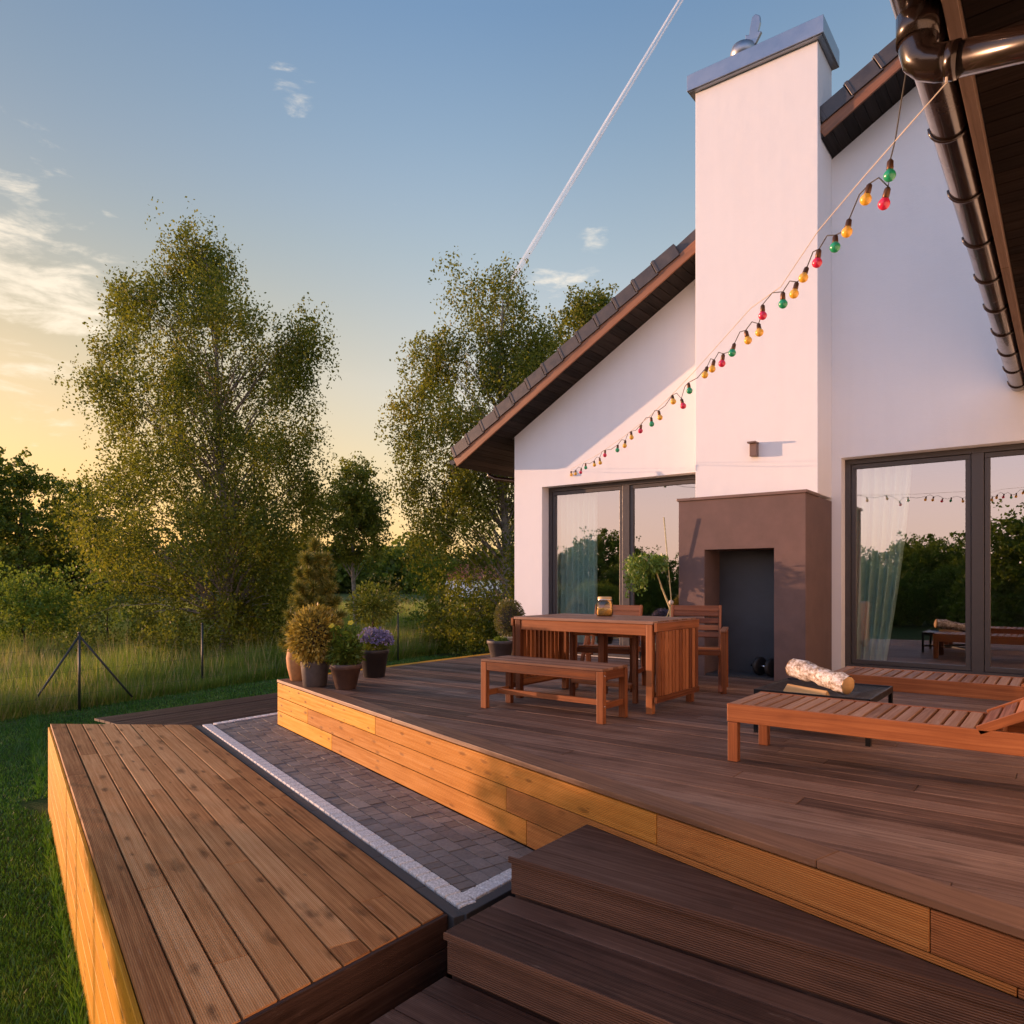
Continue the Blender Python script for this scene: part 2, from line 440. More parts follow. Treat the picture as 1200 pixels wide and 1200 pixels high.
def contrail_mat():
    m, nt, out = newmat('contrail_ice'); n = N(nt)
    lw = n('LayerWeight', i={0: .5}).outputs['Facing']
    pos = n('TexCoord').outputs['Object']
    t = n('TexNoise', i={'Vector': pos, 'Scale': .012, 'Detail': 4.0}).outputs[0]
    a = n('MapRange', i={0: lw, 1: .1, 2: .9, 3: .95, 4: 0.0}).outputs[0]
    a = n.math('MULTIPLY', a, n('MapRange', i={0: n('TexNoise', i={'Vector': pos, 'Scale': .0035, 'Detail': 3.0}).outputs[0], 1: .3, 2: .65, 3: .5, 4: .95}).outputs[0])
    d = n('BsdfDiffuse', i={0: (.80,.90,1,1)}).outputs[0]
    d2 = n('BsdfTranslucent', i={0: (.80,.90,1,1)}).outputs[0]
    dd = n('MixShader', i={0: .35, 1: d, 2: d2}).outputs[0]
    n.link(n('MixShader', i={0: a, 1: n('BsdfTransparent').outputs[0], 2: dd}).outputs[0], out.inputs[0]); return m
M['contrail'] = contrail_mat()
def ground_mat(name, stops, scale, bump=.5):
    m, nt, out = newmat(name); n = N(nt)
    pos = n('TexCoord').outputs['Object']
    a = n('TexNoise', i={'Vector': pos, 'Scale': scale, 'Detail': 8.0, 'Roughness': .7}).outputs[0]
    b = n('TexNoise', i={'Vector': pos, 'Scale': scale*.06, 'Detail': 3.0}).outputs[0]
    f = n.math('ADD', n.math('MULTIPLY', a, .6), n.math('MULTIPLY', b, .4))
    c = n.ramp(f, stops)
    p = n('BsdfPrincipled', i={'Base Color': c, 'Roughness': .95, 'Specular IOR Level': .1, 'Normal': n('Bump', i={'Strength': bump, 'Distance': .05, 'Height': a}).outputs[0]})
    n.link(p.outputs[0], out.inputs[0]); return m
M['lawn'] = ground_mat('lawn_ground', [(.3,(.018,.030,.006)), (.5,(.035,.06,.010)), (.7,(.06,.085,.016))], 9.0)
M['meadow'] = ground_mat('meadow_ground', [(.3,(.035,.045,.012)), (.5,(.07,.085,.02)), (.7,(.14,.125,.045))], .8)
M['grass'] = leafmat('lawn_blades', [(0,(.018,.085,.005)), (.55,(.060,.165,.012)), (.9,(.15,.26,.025)), (1,(.30,.32,.10))], .4, .04, patch=.9, tmix=.2, tcol=(.12,.30,.02))
M['tallgrass'] = leafmat('meadow_blades', [(0,(.05,.125,.016)), (.45,(.16,.26,.025)), (.75,(.34,.34,.06)), (1,(.55,.42,.20))], .45, .03, patch=.22, tmix=.25)
M['straw'] = leafmat('straw_stalk', [(0,(.30,.24,.09)), (1,(.55,.42,.20))], .3, .03, tmix=.1)
M['birchleaf'] = leafmat('birch_leaf', [(0,(.042,.064,.008)), (.5,(.125,.142,.013)), (1,(.31,.265,.025))], .45, .02)
M['darkleaf'] = leafmat('dark_leaf', [(0,(.042,.070,.009)), (.5,(.088,.125,.015)), (1,(.15,.18,.025))], .35, .02)
M['bushleaf'] = leafmat('bush_leaf', [(0,(.05,.10,.010)), (.5,(.12,.19,.02)), (1,(.22,.29,.03))], .4, .02)
M['goldleaf'] = leafmat('golden_leaf', [(0,(.17,.125,.020)), (.5,(.40,.28,.045)), (1,(.64,.46,.09))], .25, .05)
M['boxleaf'] = leafmat('box_leaf', [(0,(.05,.06,.012)), (.5,(.12,.115,.025)), (1,(.24,.19,.04))], .25, .06)
M['limeleaf'] = leafmat('lime_leaf', [(0,(.06,.13,.015)), (.5,(.14,.26,.03)), (1,(.24,.36,.06))], .35, .05)
M['pine'] = leafmat('pine_needle', [(0,(.07,.10,.015)), (.6,(.20,.20,.03)), (1,(.50,.37,.06))], .2, .05)
M['purple'] = leafmat('purple_petal', [(0,(.12,.10,.22)), (.6,(.24,.20,.40)), (1,(.40,.34,.55))], .3, .02)
M['yellowpetal'] = leafmat('yellow_petal', [(0,(.75,.5,.02)), (1,(.85,.65,.04))], .3, .03)
M['whitepetal'] = plain('cream_petal', (.7,.62,.45), .6)

# ------------------------------------------------------------------ the setting
def structure(o): o['kind'] = 'structure'; return o
g = MB()
nx = 40
g.slab([(-2500,-2500),(2500,-2500),(2500,2500),(-2500,2500)], GZ-.5, GZ-.02)
structure(g.build('meadow_ground', M['meadow']))
lawnpoly = [(-60,-40),(6,-40),(6,30),(-10.5,30),(-15.6,16),(-15.0,-40)]
# fence runs from FA to FB
FA = on_z(93, 832, GZ); FB = on_z(575, 757, GZ)
fd = (FB-FA); fd.z = 0; fdl = fd.length; fd.normalize(); fn = Vector((-fd.y, fd.x, 0))   # fn: away from the garden
if fn.x > 0: fn = -fn
p0 = FA - fd*45 - fn*.5; p1 = FB + fd*20 - fn*.5
lg = MB(); lg.slab([(p0.x,p0.y),(40,p0.y-10),(40,p1.y+10),(p1.x,p1.y)], GZ-.2, GZ)
structure(lg.build('lawn', M['lawn']))

# ------------------------------------------------------------------ decks
EDGE_K = -.2957
DX0, DY0 = -6.69, 4.62
def edge_y(x): return DY0 + EDGE_K*(x-DX0)
el = math.hypot(1, EDGE_K); EU = (1/el, EDGE_K/el); EN = (EDGE_K/el, -1/el)   # along the edge, outwards
WINGX = .62
deck = empty('timber_deck', (-3, 5, GZ), 'large brown timber terrace deck carrying the dining set and loungers', 'deck')
BW = .145; GAP = .006
region = [(DX0, edge_y(DX0)), (WINGX, edge_y(WINGX)), (WINGX, 8.745), (DX0, 8.745)]
# leave a strip for the border board
bwid = .14
inner = [(DX0, edge_y(DX0)+bwid*el), (WINGX, edge_y(WINGX)+bwid*el), (WINGX, 8.745), (DX0, 8.745)]
d = MB(); y = 2.2
while y < 8.75:
    x = DX0 - random.random()*2
    while x < WINGX:
        L = random.choice([2.4, 3.0, 3.6, 4.2])
        q = clip_to([(x+.0015,y),(x+L-.0015,y),(x+L-.0015,y+BW-GAP),(x+.0015,y+BW-GAP)], inner)
        if len(q) >= 3 and abs(area(q)) > 1e-4: d.slab(q, -.030, random.uniform(-.0012,.0008), (1,0), org=(0,y))
        x += L
    y += BW
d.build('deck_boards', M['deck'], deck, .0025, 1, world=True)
def epoint(s, off, z): return Vector((DX0 + EU[0]*s + EN[0]*off, edge_y(DX0) + EU[1]*s + EN[1]*off, z))
ELEN = (WINGX-DX0)*el
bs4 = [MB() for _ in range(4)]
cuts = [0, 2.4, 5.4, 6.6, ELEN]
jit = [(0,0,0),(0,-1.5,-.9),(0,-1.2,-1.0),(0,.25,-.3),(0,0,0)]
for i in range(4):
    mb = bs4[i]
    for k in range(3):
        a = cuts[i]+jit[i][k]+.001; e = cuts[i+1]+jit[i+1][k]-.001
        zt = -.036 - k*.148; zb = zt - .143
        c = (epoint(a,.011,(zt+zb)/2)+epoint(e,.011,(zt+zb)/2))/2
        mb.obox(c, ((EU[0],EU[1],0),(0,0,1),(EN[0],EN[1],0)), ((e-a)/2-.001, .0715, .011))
for mb, mt, lab in ((bs4[0],'riser_light','smooth golden larch cladding'),(bs4[1],'riser_mid','ribbed golden cladding'),(bs4[2],'riser_shade','ribbed golden cladding'),(bs4[3],'riser_deep_shade','ribbed golden cladding, browned to deepen its shade')):  # board colours brown along the edge to strengthen the cast shade
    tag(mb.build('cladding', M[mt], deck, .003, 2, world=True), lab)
bb = MB()
for s0, s1 in ((0, 2.7), (2.7, 6.2), (6.2, ELEN)):
    c = (epoint(s0,-.0535,-.0125)+epoint(s1,-.0535,-.0125))/2
    bb.obox(c, ((EU[0],EU[1],0),(EN[0],EN[1],0),(0,0,1)), ((s1-s0)/2-.0015, .0815, .0155))
bb.build('border_board', M['border'], deck, .004, 2, world=True)
sb = MB()
for k in range(3):
    zt = -.036 - k*.148
    sb.box(DX0-.022, DX0, edge_y(DX0)+.01, 8.74, zt-.143, zt, along=1)
sb.box(DX0-.03, DX0+.09, edge_y(DX0)+.15, 8.74, -.028, .002, along=1)
sb.build('side_cladding', M['riser_light'], deck, .003, 2, world=True)
un = MB(); un.slab([(DX0+.02, edge_y(DX0)+.05),(WINGX, edge_y(WINGX)+.05),(WINGX,8.74),(DX0+.02,8.74)], GZ, -.034)
un.build('deck_base', M['soil'], deck, world=True)

# lower deck
PZ = -.48
LP = [(-8.67,3.144), (-2.287,1.14), (-2.287,2.46), (-7.42,4.04)]
ld = empty('lower_deck', (-5.4, 2.6, GZ), 'sunlit lower timber deck with long grooved boards beside the lawn', 'deck')
lv = Vector((LP[1][0]-LP[0][0], LP[1][1]-LP[0][1], 0)).normalized(); ln = Vector((-lv.y, lv.x, 0))
d = MB(); k = 0
o0 = Vector((LP[0][0], LP[0][1], 0)); w = .1405
for k in range(11):
    t = -.8 - random.random()*2.0
    while t < 9:
        L = random.choice([2.6, 3.4, 4.2])
        a = o0 + lv*(t+.0015) + ln*(k*w); e = o0 + lv*(t+L-.0015) + ln*(k*w); c2 = e + ln*(w-.010); d2 = a + ln*(w-.010)
        q = clip_to([(p.x,p.y) for p in (a,e,c2,d2)], LP)
        if len(q) >= 3 and abs(area(q)) > 1e-3: d.slab(q, PZ-.03, PZ+random.uniform(-.001,.001), (lv.x,lv.y), org=(a.x,a.y))
        t += L
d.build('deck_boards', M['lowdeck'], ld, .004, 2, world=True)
sd = MB(); ed = MB(); fe = MB()
def side_boards(mb, A, B, ztop, zbot, n_out, h=.145, gap=.005, cutlen=99, thick=.011):
    A, B = Vector((A[0],A[1],0)), Vector((B[0],B[1],0)); u = (B-A); L = u.length; u.normalize()
    z = ztop; k = 0
    while z > zbot + .02:
        hb = min(h, z-zbot); s = 0.0; first = True
        while s < L - .01:
            e = min(L, s + (random.uniform(.5,1)*cutlen if first else cutlen)); first = False
            mb.obox(A + u*((s+e)/2) + n_out*thick + Vector((0,0,z-hb/2)), (u, Vector((0,0,1)), n_out), ((e-s)/2-.001, hb/2-gap/2, thick))
            s = e
        z -= hb; k += 1
side_boards(sd, LP[0], LP[1], PZ-.032, GZ-.02, -ln, h=.15, cutlen=4.0)
sd.build('side_cladding', M['riser_light'], ld, .004, 2, world=True)
side_boards(ed, LP[1], LP[2], PZ-.004, GZ-.02, Vector((1,0,0)), h=.15)
tag(ed.build('end_cladding', M['step'], ld, .004, 2, world=True), 'dark brown boards closing the deck end')
fv = Vector((LP[0][0]-LP[3][0], LP[0][1]-LP[3][1], 0)).normalized(); fnn = Vector((fv.y*1, -fv.x, 0))
if fnn.dot(Vector((-1,0,0))) < 0: fnn = -fnn
side_boards(fe, LP[3], LP[0], PZ-.004, GZ-.02, fnn, h=.15)
fe.build('far_cladding', M['step_riser'], ld, .004, 2, world=True)
ub = MB(); ub.slab([(-8.60,3.16),(-2.31,1.18),(-2.31,2.44),(-7.42,4.0)], GZ-.02, PZ-.034); ub.build('deck_base', M['soil'], ld, world=True)

# boardwalk beyond the lower deck
bw = empty('boardwalk', (-8.3, 6, GZ), 'shaded dark brown boardwalk between lower deck and lawn', 'boardwalk')
d = MB(); x = -9.15
while x < -7.50:
    yy = 3.78
    while yy < 12:
        L = random.choice([3.0,3.6,4.2])
        q = [(x,yy+.002),(x+.134,yy+.002),(x+.134,min(12,yy+L)-.002),(x,min(12,yy+L)-.002)]
        # keep clear of the lower deck's diagonal end and long side
        a, b_ = LP[0], LP[3]
        ex, ey = b_[0]-a[0], b_[1]-a[1]
        q = clip(q, ey, -ex, ey*a[0]-ex*a[1] - .03*math.hypot(ex,ey))
        if len(q) >= 3 and abs(area(q)) > 1e-3: d.slab(q, -.60, -.57+random.uniform(-.002,.002), (0,1), org=(x,0))
        yy += L
    x += .142
d.build('deck_boards', M['step'], bw, .003, 1, world=True)
d = MB(); d.slab([(-9.12,4.3),(-7.5,4.3),(-7.5,11.95),(-9.12,11.95)], GZ-.02, -.602); d.build('walk_base', M['soil'], bw, world=True)

# paving
def rowpts(A, B): return Vector((A[0],A[1],0)), Vector((B[0],B[1],0))
WS = .10
wl = [(-7.32,4.10), (-2.26,2.535)]                       # outer line of the white sett border
wu = Vector((wl[1][0]-wl[0][0], wl[1][1]-wl[0][1], 0)).normalized(); wn = Vector((-wu.y, wu.x, 0))
iA = Vector((*wl[0],0)) + wn*WS; iB = Vector((*wl[1],0)) + wn*WS
farx = -7.32; nearx = -2.26
def line_y(P, u, x): return P.y + u.y/u.x*(x-P.x)
preg = [(farx+WS, line_y(iA,wu,farx+WS)), (nearx-WS, line_y(iA,wu,nearx-WS)), (nearx-WS, edge_y(nearx-WS)-.024*el), (DX0-.03, edge_y(DX0-.03)-.024*el)]
preg2 = [(farx+WS, line_y(iA,wu,farx+WS)), (DX0-.03, edge_y(DX0-.03)-.024*el), (DX0-.03, 9.6), (farx+WS, 9.6)]
pv = MB()
rw = .104; row = 0
for row in range(-2, 74):
    t = -.6 - random.random()*.2
    while t < 7.2:
        L = random.choice([.075,.104,.104,.104,.155])
        a = iA + wu*(t+.0035) + wn*(row*rw+.0035); e = iA + wu*(t+L-.0035) + wn*(row*rw+.0035)
        q = [(p.x,p.y) for p in (a, e, e+wn*(rw-.007), a+wn*(rw-.007))]
        h = PZ + random.uniform(-.003,.002)
        rr = random.random()
        for rg in (preg, preg2):
            qq = clip_to(q, rg)
            if len(qq) >= 3 and abs(area(qq)) > 4e-4: pv.slab(qq, PZ-.05, h, (1,0), rnd=rr)
        t += L
structure(pv.build('paved_path', M['paver'], None, .006, 2))
st = MB()
L = (Vector((*wl[1],0))-Vector((*wl[0],0))).length
t = 0.0
while t < L - .02:
    s_ = random.uniform(.09,.108); s_ = min(s_, L-t)
    c = Vector((*wl[0],0)) + wu*(t+s_/2) + wn*(WS/2)
    st.obox(c + Vector((0,0,PZ-.025)), (wu, wn, (0,0,1)), (s_/2-.0045, WS/2-.004, .029)); t += s_
yy = line_y(iA,wu,nearx)+.01
while yy < edge_y(nearx)-.05:
    s_ = random.uniform(.09,.108); st.box(nearx-WS+.004, nearx-.004, yy+.0045, yy+s_-.0045, PZ-.05, PZ+.004); yy += s_
yy = line_y(iA,wu,farx)+.012
while yy < 9.4:
    s_ = random.uniform(.09,.108); st.box(farx+.004, farx+WS-.004, yy+.0045, yy+s_-.0045, PZ-.05, PZ+.004); yy += s_
structure(st.build('path_border', M['granite'], None, .006, 2))
kb = MB()
t = -.02
while t < L+.05:
    e = min(L+.06, t+.5)
    c = Vector((*wl[0],0)) + wu*((t+e)/2) - wn*.036
    kb.obox(c + Vector((0,0,PZ-.119)), (wu, wn, (0,0,1)), ((e-t)/2-.0015, .031, .112)); t = e
yy = line_y(iA,wu,nearx)-.135
while yy < edge_y(nearx)-.1:
    kb.box(nearx+.004, nearx+.066, yy+.002, yy+.498, PZ-.21, PZ-.002, along=1); yy += .5
structure(kb.build('path_kerb', M['kerb'], None, .004, 2))
bs = MB(); bs.slab([(farx,4.16),(nearx-.02,2.6),(nearx-.02,edge_y(nearx)-.03),(DX0-.04,edge_y(DX0)-.06),(DX0-.04,9.5),(farx,9.5)], GZ-.02, PZ-.022)
structure(bs.build('path_bedding', M['soil']))

# steps
SX = -1.98
steps = empty('deck_steps', (-.7, 2.2, GZ), 'dark stained wooden steps climbing to the large terrace deck', 'steps')
SR = .1775
fronts = [2.555, 2.135, 1.715, 1.295, .875]
for i, fy in enumerate(fronts):
    z = -SR*(i+1)
    back = fronts[i-1] if i else 9
    tr = MB(); yb = fy
    first = True
    while yb < min(back, 3.4):
        wdt = .142
        reg = [(SX, fy-.01), (WINGX, fy-.01), (WINGX, edge_y(WINGX)-.024*el), (SX, edge_y(SX)-.024*el)] if i == 0 else [(SX,fy-.01),(WINGX,fy-.01),(WINGX,back-.003),(SX,back-.003)]
        q = clip_to([(SX,yb-(.0 if not first else 0)),(WINGX,yb),(WINGX,yb+wdt-.006),(SX,yb+wdt-.006)], reg)
        if len(q) >= 3 and abs(area(q)) > 1e-4:
            tr.slab(q, z-.028, z+random.uniform(-.0008,.0008), (1,0), org=(0,yb))
        yb += wdt; first = False
    tr.build('tread', M['step'], steps, .004, 2, world=True)
    rs = MB()
    rs.box(SX, WINGX, fy+.010, fy+.032, z-SR+.003, z-.034)
    rs.box(SX, WINGX, fy-.014, fy-.002, z-.029, z-.001)
    rs.build('riser', M['step_riser'], steps, .003, 2, world=True)
    sd = MB(); yb1 = edge_y(SX)-.03 if i == 0 else fronts[i-1]+.0
    sd.slab([(SX+.004,fy+.034),(WINGX,fy+.034),(WINGX,(edge_y(WINGX)-.03 if i == 0 else yb1+.008)),(SX+.004,yb1)], GZ-.02, z-.032)
    sd.build('step_base', M['step'], steps, world=True)

# ------------------------------------------------------------------ the house
WY = 8.75; HX0 = -6.69; RIDX = .6; SL = .573
def zs(x): return 3.24 + SL*(min(x, 2*RIDX-x) - HX0)
house = empty('white_house', (-2, 12, GZ), 'white plastered gabled house with dark tiled roof and tall chimney', 'house')
HX1 = 2*RIDX - HX0
W1 = (-6.18, -3.575); W2 = (-2.05, .52); WT = 2.44; WB = .045
wm = MB()
def gpiece(x0, x1, zb):
    poly = [(x0,zb),(x1,zb),(x1,zs(x1))]
    if x0 < RIDX < x1: poly.append((RIDX, zs(RIDX)))
    poly.append((x0,zs(x0)))
    wm.xz(poly, WY, WY+.3)
gpiece(HX0, W1[0], GZ); gpiece(W1[0], W1[1], WT); gpiece(W1[1], W2[0], GZ); gpiece(W2[0], W2[1], WT); gpiece(W2[1], HX1, GZ)
wm.box(W1[0], W1[1], WY+.0, WY+.3, GZ, WB); wm.box(W2[0], W2[1], WY, WY+.3, GZ, WB)
wm.box(HX0, HX0+.3, WY+.3, 18, GZ, zs(HX0)); wm.box(HX1-.3, HX1, WY+.3, 18, GZ, zs(HX0))
wm.xz([(HX0,GZ),(HX1,GZ),(HX1,zs(HX1)),(RIDX,zs(RIDX)),(HX0,zs(HX0))], 18, 18.3)
wm.build('wall', M['plaster'], house, world=True)
# interior
im = MB()
im.box(HX0+.3, HX1-.3, 13.2, 13.3, 0, 3.0); im.box(HX0+.3, HX1-.3, WY+.3, 13.2, 2.75, 2.85)
im.box(HX0+.302, HX0+.36, WY+.302, 13.2, .012, 2.75); im.box(-2.9, -2.8, WY+.3, 13.2, 0, 2.75)
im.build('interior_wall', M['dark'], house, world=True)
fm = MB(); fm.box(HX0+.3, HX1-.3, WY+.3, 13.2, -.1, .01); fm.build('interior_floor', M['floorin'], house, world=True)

# roof slab, soffit, fascia, verge
RY0 = WY-.475; EX = -7.47
ef = lambda x: zs(x)
rf = MB()
def roofband(mb, a, b, y0, y1, x0=EX):
    x1 = 2*RIDX - x0
    mb.xz([(x0,ef(x0)+a),(RIDX,ef(RIDX)+a),(RIDX,ef(RIDX)+b),(x0,ef(x0)+b)], y0, y1)
    mb.xz([(RIDX,ef(RIDX)+a),(x1,ef(x1)+a),(x1,ef(x1)+b),(RIDX,ef(RIDX)+b)], y0, y1)
roofband(rf, .022, .30, RY0+.03, 18.6)
roof = rf.build('roof', M['tile'], house, world=True)
CHX0, CHX1 = -3.541, -2.15
slope = math.atan(SL); ca, sa = math.cos(slope), math.sin(slope)
T = Vector((ca,0,sa)); NN = Vector((-sa,0,ca)); YV = Vector((0,1,0))
fa = MB()
fx0 = EX; fx1 = CHX0 - .02
def fasc(x0, x1, a, b, y0, y1, mb, rnd=None):
    c = Vector(((x0+x1)/2, (y0+y1)/2, (ef(x0)+ef(x1))/2 + (a+b)/2))
    L = (x1-x0)/ca
    mb.obox(c, (T, YV, NN), (L/2, (y1-y0)/2, (b-a)*ca/2), rnd)
fasc(EX, CHX0-.004, 0, .15, RY0, RY0+.025, fa, .55); fasc(CHX1+.004, RIDX, 0, .15, RY0, RY0+.025, fa, .45)
fa.build('fascia', M['fascia'], house, .003, world=True)
vt = MB(); s = 0.0; pitch = .325; Ltot = (RIDX-EX)/ca
while s < Ltot:
    x = EX + s*ca
    xm = EX + (s+pitch)*ca
    if not (xm > CHX0-.02 and x < CHX1+.03):
        a = R(3.2); T2 = Vector((math.cos(slope-a),0,math.sin(slope-a))); N2 = Vector((-T2.z,0,T2.x))
        b0 = Vector((x,0,ef(x)+.152))
        vt.obox(b0 + T2*(pitch/2) + N2*.085 + Vector((0,RY0+.055,0)), (T2, YV, N2), (pitch/2+.015, .075, .088), .3+.4*random.random())
        vt.obox(b0 + T2*.022 + N2*.088 + Vector((0,RY0+.052,0)), (T2, YV, N2), (.020, .078, .092), .5)
        # the tile course seen on the roof's own face
        vt.obox(b0 + T2*(pitch/2) + N2*.12 + Vector((0,RY0+.13+2.5,0)), (T2, YV, N2), (pitch/2+.015, 2.5, .03), .3+.4*random.random())
    s += pitch
o = vt.build('verge_tiles', M['tile'], roof, .004, 1); 
o.matrix_parent_inverse = Matrix.Translation(house.location).inverted() @ Matrix.Identity(4)
o.matrix_parent_inverse = Matrix.Identity(4)
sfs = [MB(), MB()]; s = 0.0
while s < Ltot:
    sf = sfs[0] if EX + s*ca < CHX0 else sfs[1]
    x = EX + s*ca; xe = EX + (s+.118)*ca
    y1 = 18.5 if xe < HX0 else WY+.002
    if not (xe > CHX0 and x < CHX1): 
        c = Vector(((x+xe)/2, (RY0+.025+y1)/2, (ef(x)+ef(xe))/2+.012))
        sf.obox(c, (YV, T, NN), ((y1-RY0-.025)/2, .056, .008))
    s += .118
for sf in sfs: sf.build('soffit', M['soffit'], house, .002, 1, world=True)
# the short fill between the chimney's sides and the roof edge
# eave gutter with its downpipe
gm = MB()
def halfgutter(mb, x, z, r, y0, y1, n=14):
    b = len(mb.v)
    prof = [(math.cos(math.pi + math.pi*k/n)*r, math.sin(math.pi + math.pi*k/n)*r) for k in range(n+1)]
    prof2 = [(p[0]*.94, p[1]*.94) for p in prof][::-1]
    ring = prof + prof2
    m = len(ring)
    for y in (y0, y1):
        for p in ring: mb.v.append(Vector((x+p[0], y, z+p[1])))
    for k in range(m):
        k2 = (k+1) % m
        mb.face([b+k, b+m+k, b+m+k2, b+k2], [(0,0)]*4, .5, True)
    # end plates
    for y in (y0, y1):
        b2 = len(mb.v)
        for p in prof: mb.v.append(Vector((x+p[0]*.99, y+(.003 if y == y0 else -.003), z+p[1]*.99)))
        mb.face([b2+k for k in range(n+1)], [(0,0)]*(n+1), .5)
halfgutter(gm, EX-.075, ef(EX)+.12, .07, RY0+.02, 18.5)
gm.build('gutter', M['gutter'], house, world=True)
dp = MB()
dp.tube([(EX-.07,RY0+.9,ef(EX)+.06),(EX-.06,RY0+.9,ef(EX)-.02),(EX+.08,RY0+.9,ef(EX)-.08),(HX0-.13,RY0+.95,ef(HX0)-.62),(HX0-.06,RY0+.95,ef(HX0)-.75),(HX0-.055,RY0+.95,GZ)], .04, 12)
dp.build('downpipe', M['gutter'], house, world=True)

# windows
def window(x0, x1, npan, label):
    yf = WY+.17
    fr = MB(); d = .07; t = .06
    win = MB()
    fr.box(x0, x1, yf, yf+d, WT-t, WT-.002); fr.box(x0, x1, yf, yf+d, WB+.002, WB+t)
    fr.box(x0, x0+t, yf, yf+d, WB+t, WT-t, along=2); fr.box(x1-t, x1, yf, yf+d, WB+t, WT-t, along=2)
    xm = (x0+x1)/2
    fr.box(xm-.055, xm+.055, yf-.003, yf+d, WB+t, WT-t, along=2)
    o = fr.build('window', M['frame'], house, .003, world=True); tag(o, label)
    for a, b in ((x0+t, xm-.055), (xm+.055, x1-t)):
        sh = MB(); q = .055
        sh.box(a+.004, b-.004, yf+.012, yf+.06, WT-t-q, WT-t-.004); sh.box(a+.004, b-.004, yf+.012, yf+.06, WB+t+.004, WB+t+q)
        sh.box(a+.004, a+q, yf+.012, yf+.06, WB+t+q, WT-t-q, along=2); sh.box(b-q, b-.004, yf+.012, yf+.06, WB+t+q, WT-t-q, along=2)
        s_ = sh.build('sash', M['frame'], o, .004)
        gl = MB(); gl.box(a+q-.005, b-q+.005, yf+.033, yf+.039, WB+t+q-.005, WT-t-q+.005)
        gl.build('pane', M['glass'], o)
    si = MB(); si.box(x0-.0, x1, WY-.02, yf-.002, WB-.03, WB+.004); si.build('sill', M['frame'], o, .003)
    return o
window(W1[0], W1[1], 2, 'two-pane terrace window behind the dining set')
window(W2[0], W2[1], 2, 'two-pane terrace window behind the loungers')

# chimney + outdoor fireplace
CY = 8.178; CTOP = 6.86
ch = MB(); ch.box(CHX0, CHX1, CY, WY-.004, 1.99, CTOP)
cho = ch.build('chimney', M['plaster'], house, .006, world=True)
cp = MB(); e = .075
cp.box(CHX0-e, CHX1+e, CY-e, WY+.03, CTOP+.012, CTOP+.20); cp.box(CHX0-e+.018, CHX1+e-.018, CY-e+.018, WY+.02, CTOP+.002, CTOP+.013)
cp.build('chimney_cap', M['zinc'], cho, .004)
cw = MB(); cc = Vector((-3.05, 8.42, CTOP+.2))
cw.lathe([(.085,0),(.085,.10),(.13,.13),(.15,.20),(.13,.27),(.07,.31),(.0,.32)], cc, 20)
cw.build('chimney_cowl', M['zinc'], cho)
vn = MB()
cpx = cc + Vector((.09,0,.2))
def fin(pts, yth):
    n = len(pts); b = len(vn.v)
    for y in (-yth, yth):
        for p in pts: vn.v.append(cpx + Vector((p[0], y, p[1])))
    vn.face([b+i for i in range(n)], [(0,0)]*n, .5); vn.face([b+n+i for i in range(n)][::-1], [(0,0)]*n, .5)
    for i in range(n): vn.face([b+(i+1)%n, b+i, b+n+i, b+n+(i+1)%n], [(0,0)]*4, .5)
fin([(-.02,.0),(.06,.04),(.13,.15),(.10,.16),(.09,.17),(.115,.26),(.11,.34),(.06,.38),(.02,.36),(-.005,.25),(-.015,.17),(-.06,.19),(-.055,.10)], .022)
vn.build('cowl_vane', M['zinc'], cho, .008)
FY = 7.716; OX0, OX1, OZ = -3.234, -2.468, 1.40; FT = 1.955
fp = MB()
fp.box(CHX0, OX0, FY, WY-.006, -.0, FT); fp.box(OX1, CHX1, FY, WY-.006, 0, FT); fp.box(OX0, OX1, FY, WY-.006, OZ, FT)
fp.box(OX0, OX1, 8.18, WY-.006, 0, OZ)
fpo = fp.build('fireplace', M['stucco'], house, world=True)
tag(fpo, 'brown rendered outdoor fireplace with tall open niche')
k = MB(); k.box(CHX0-.02, CHX1+.02, FY-.02, CY-.002, FT+.001, FT+.033); k.build('fireplace_cap', M['cap'], fpo, .004)
k = MB(); k.box(OX0+.001, OX1-.001, 8.15, 8.178, .02, OZ-.001); k.build('back_panel', M['slate'], fpo)
k = MB(); k.box(OX0+.001, OX1-.001, FY+.02, 8.148, .001, .02); k.build('hearth_slab', M['kerb'], fpo)

# wing with its eave over the terrace
GXC = -.405
wg = MB(); wg.box(WINGX, WINGX+.3, -3.0, WY-.003, GZ, 3.1); wg.build('wing_wall', M['plaster'], house, world=True)
WR0 = -1.0
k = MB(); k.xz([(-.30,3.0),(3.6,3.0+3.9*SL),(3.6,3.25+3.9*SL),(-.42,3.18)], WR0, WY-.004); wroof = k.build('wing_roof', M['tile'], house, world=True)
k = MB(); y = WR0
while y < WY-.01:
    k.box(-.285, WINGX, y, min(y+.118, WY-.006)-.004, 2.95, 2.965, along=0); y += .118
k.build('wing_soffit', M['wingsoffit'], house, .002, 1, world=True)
k = MB(); k.box(-.330, -.287, WR0, 5.2, 2.905, 3.09, along=1, rnd=.6); k.box(-.330, -.287, 5.203, WY-.006, 2.905, 3.09, along=1, rnd=.4)
k.build('wing_fascia', M['wingfascia'], house, .003, world=True)
k = MB(); halfgutter(k, GXC, 2.995, .075, WR0, WY-.02)
wgut = k.build('wing_gutter', M['gutter'], house, world=True)
y = 1.1
while y < WY:
    k = MB()
    pts = [(GXC+math.cos(math.pi+math.pi*i/12)*.079, y, 2.995+math.sin(math.pi+math.pi*i/12)*.079) for i in range(13)]
    k.tube(pts, .008, 6); k.build('gutter_bracket', M['gutter'], wgut); y += .62
k = MB()
PY = 2.74
k.tube([(GXC,PY,2.93),(GXC,PY,2.84)], .064, 20)
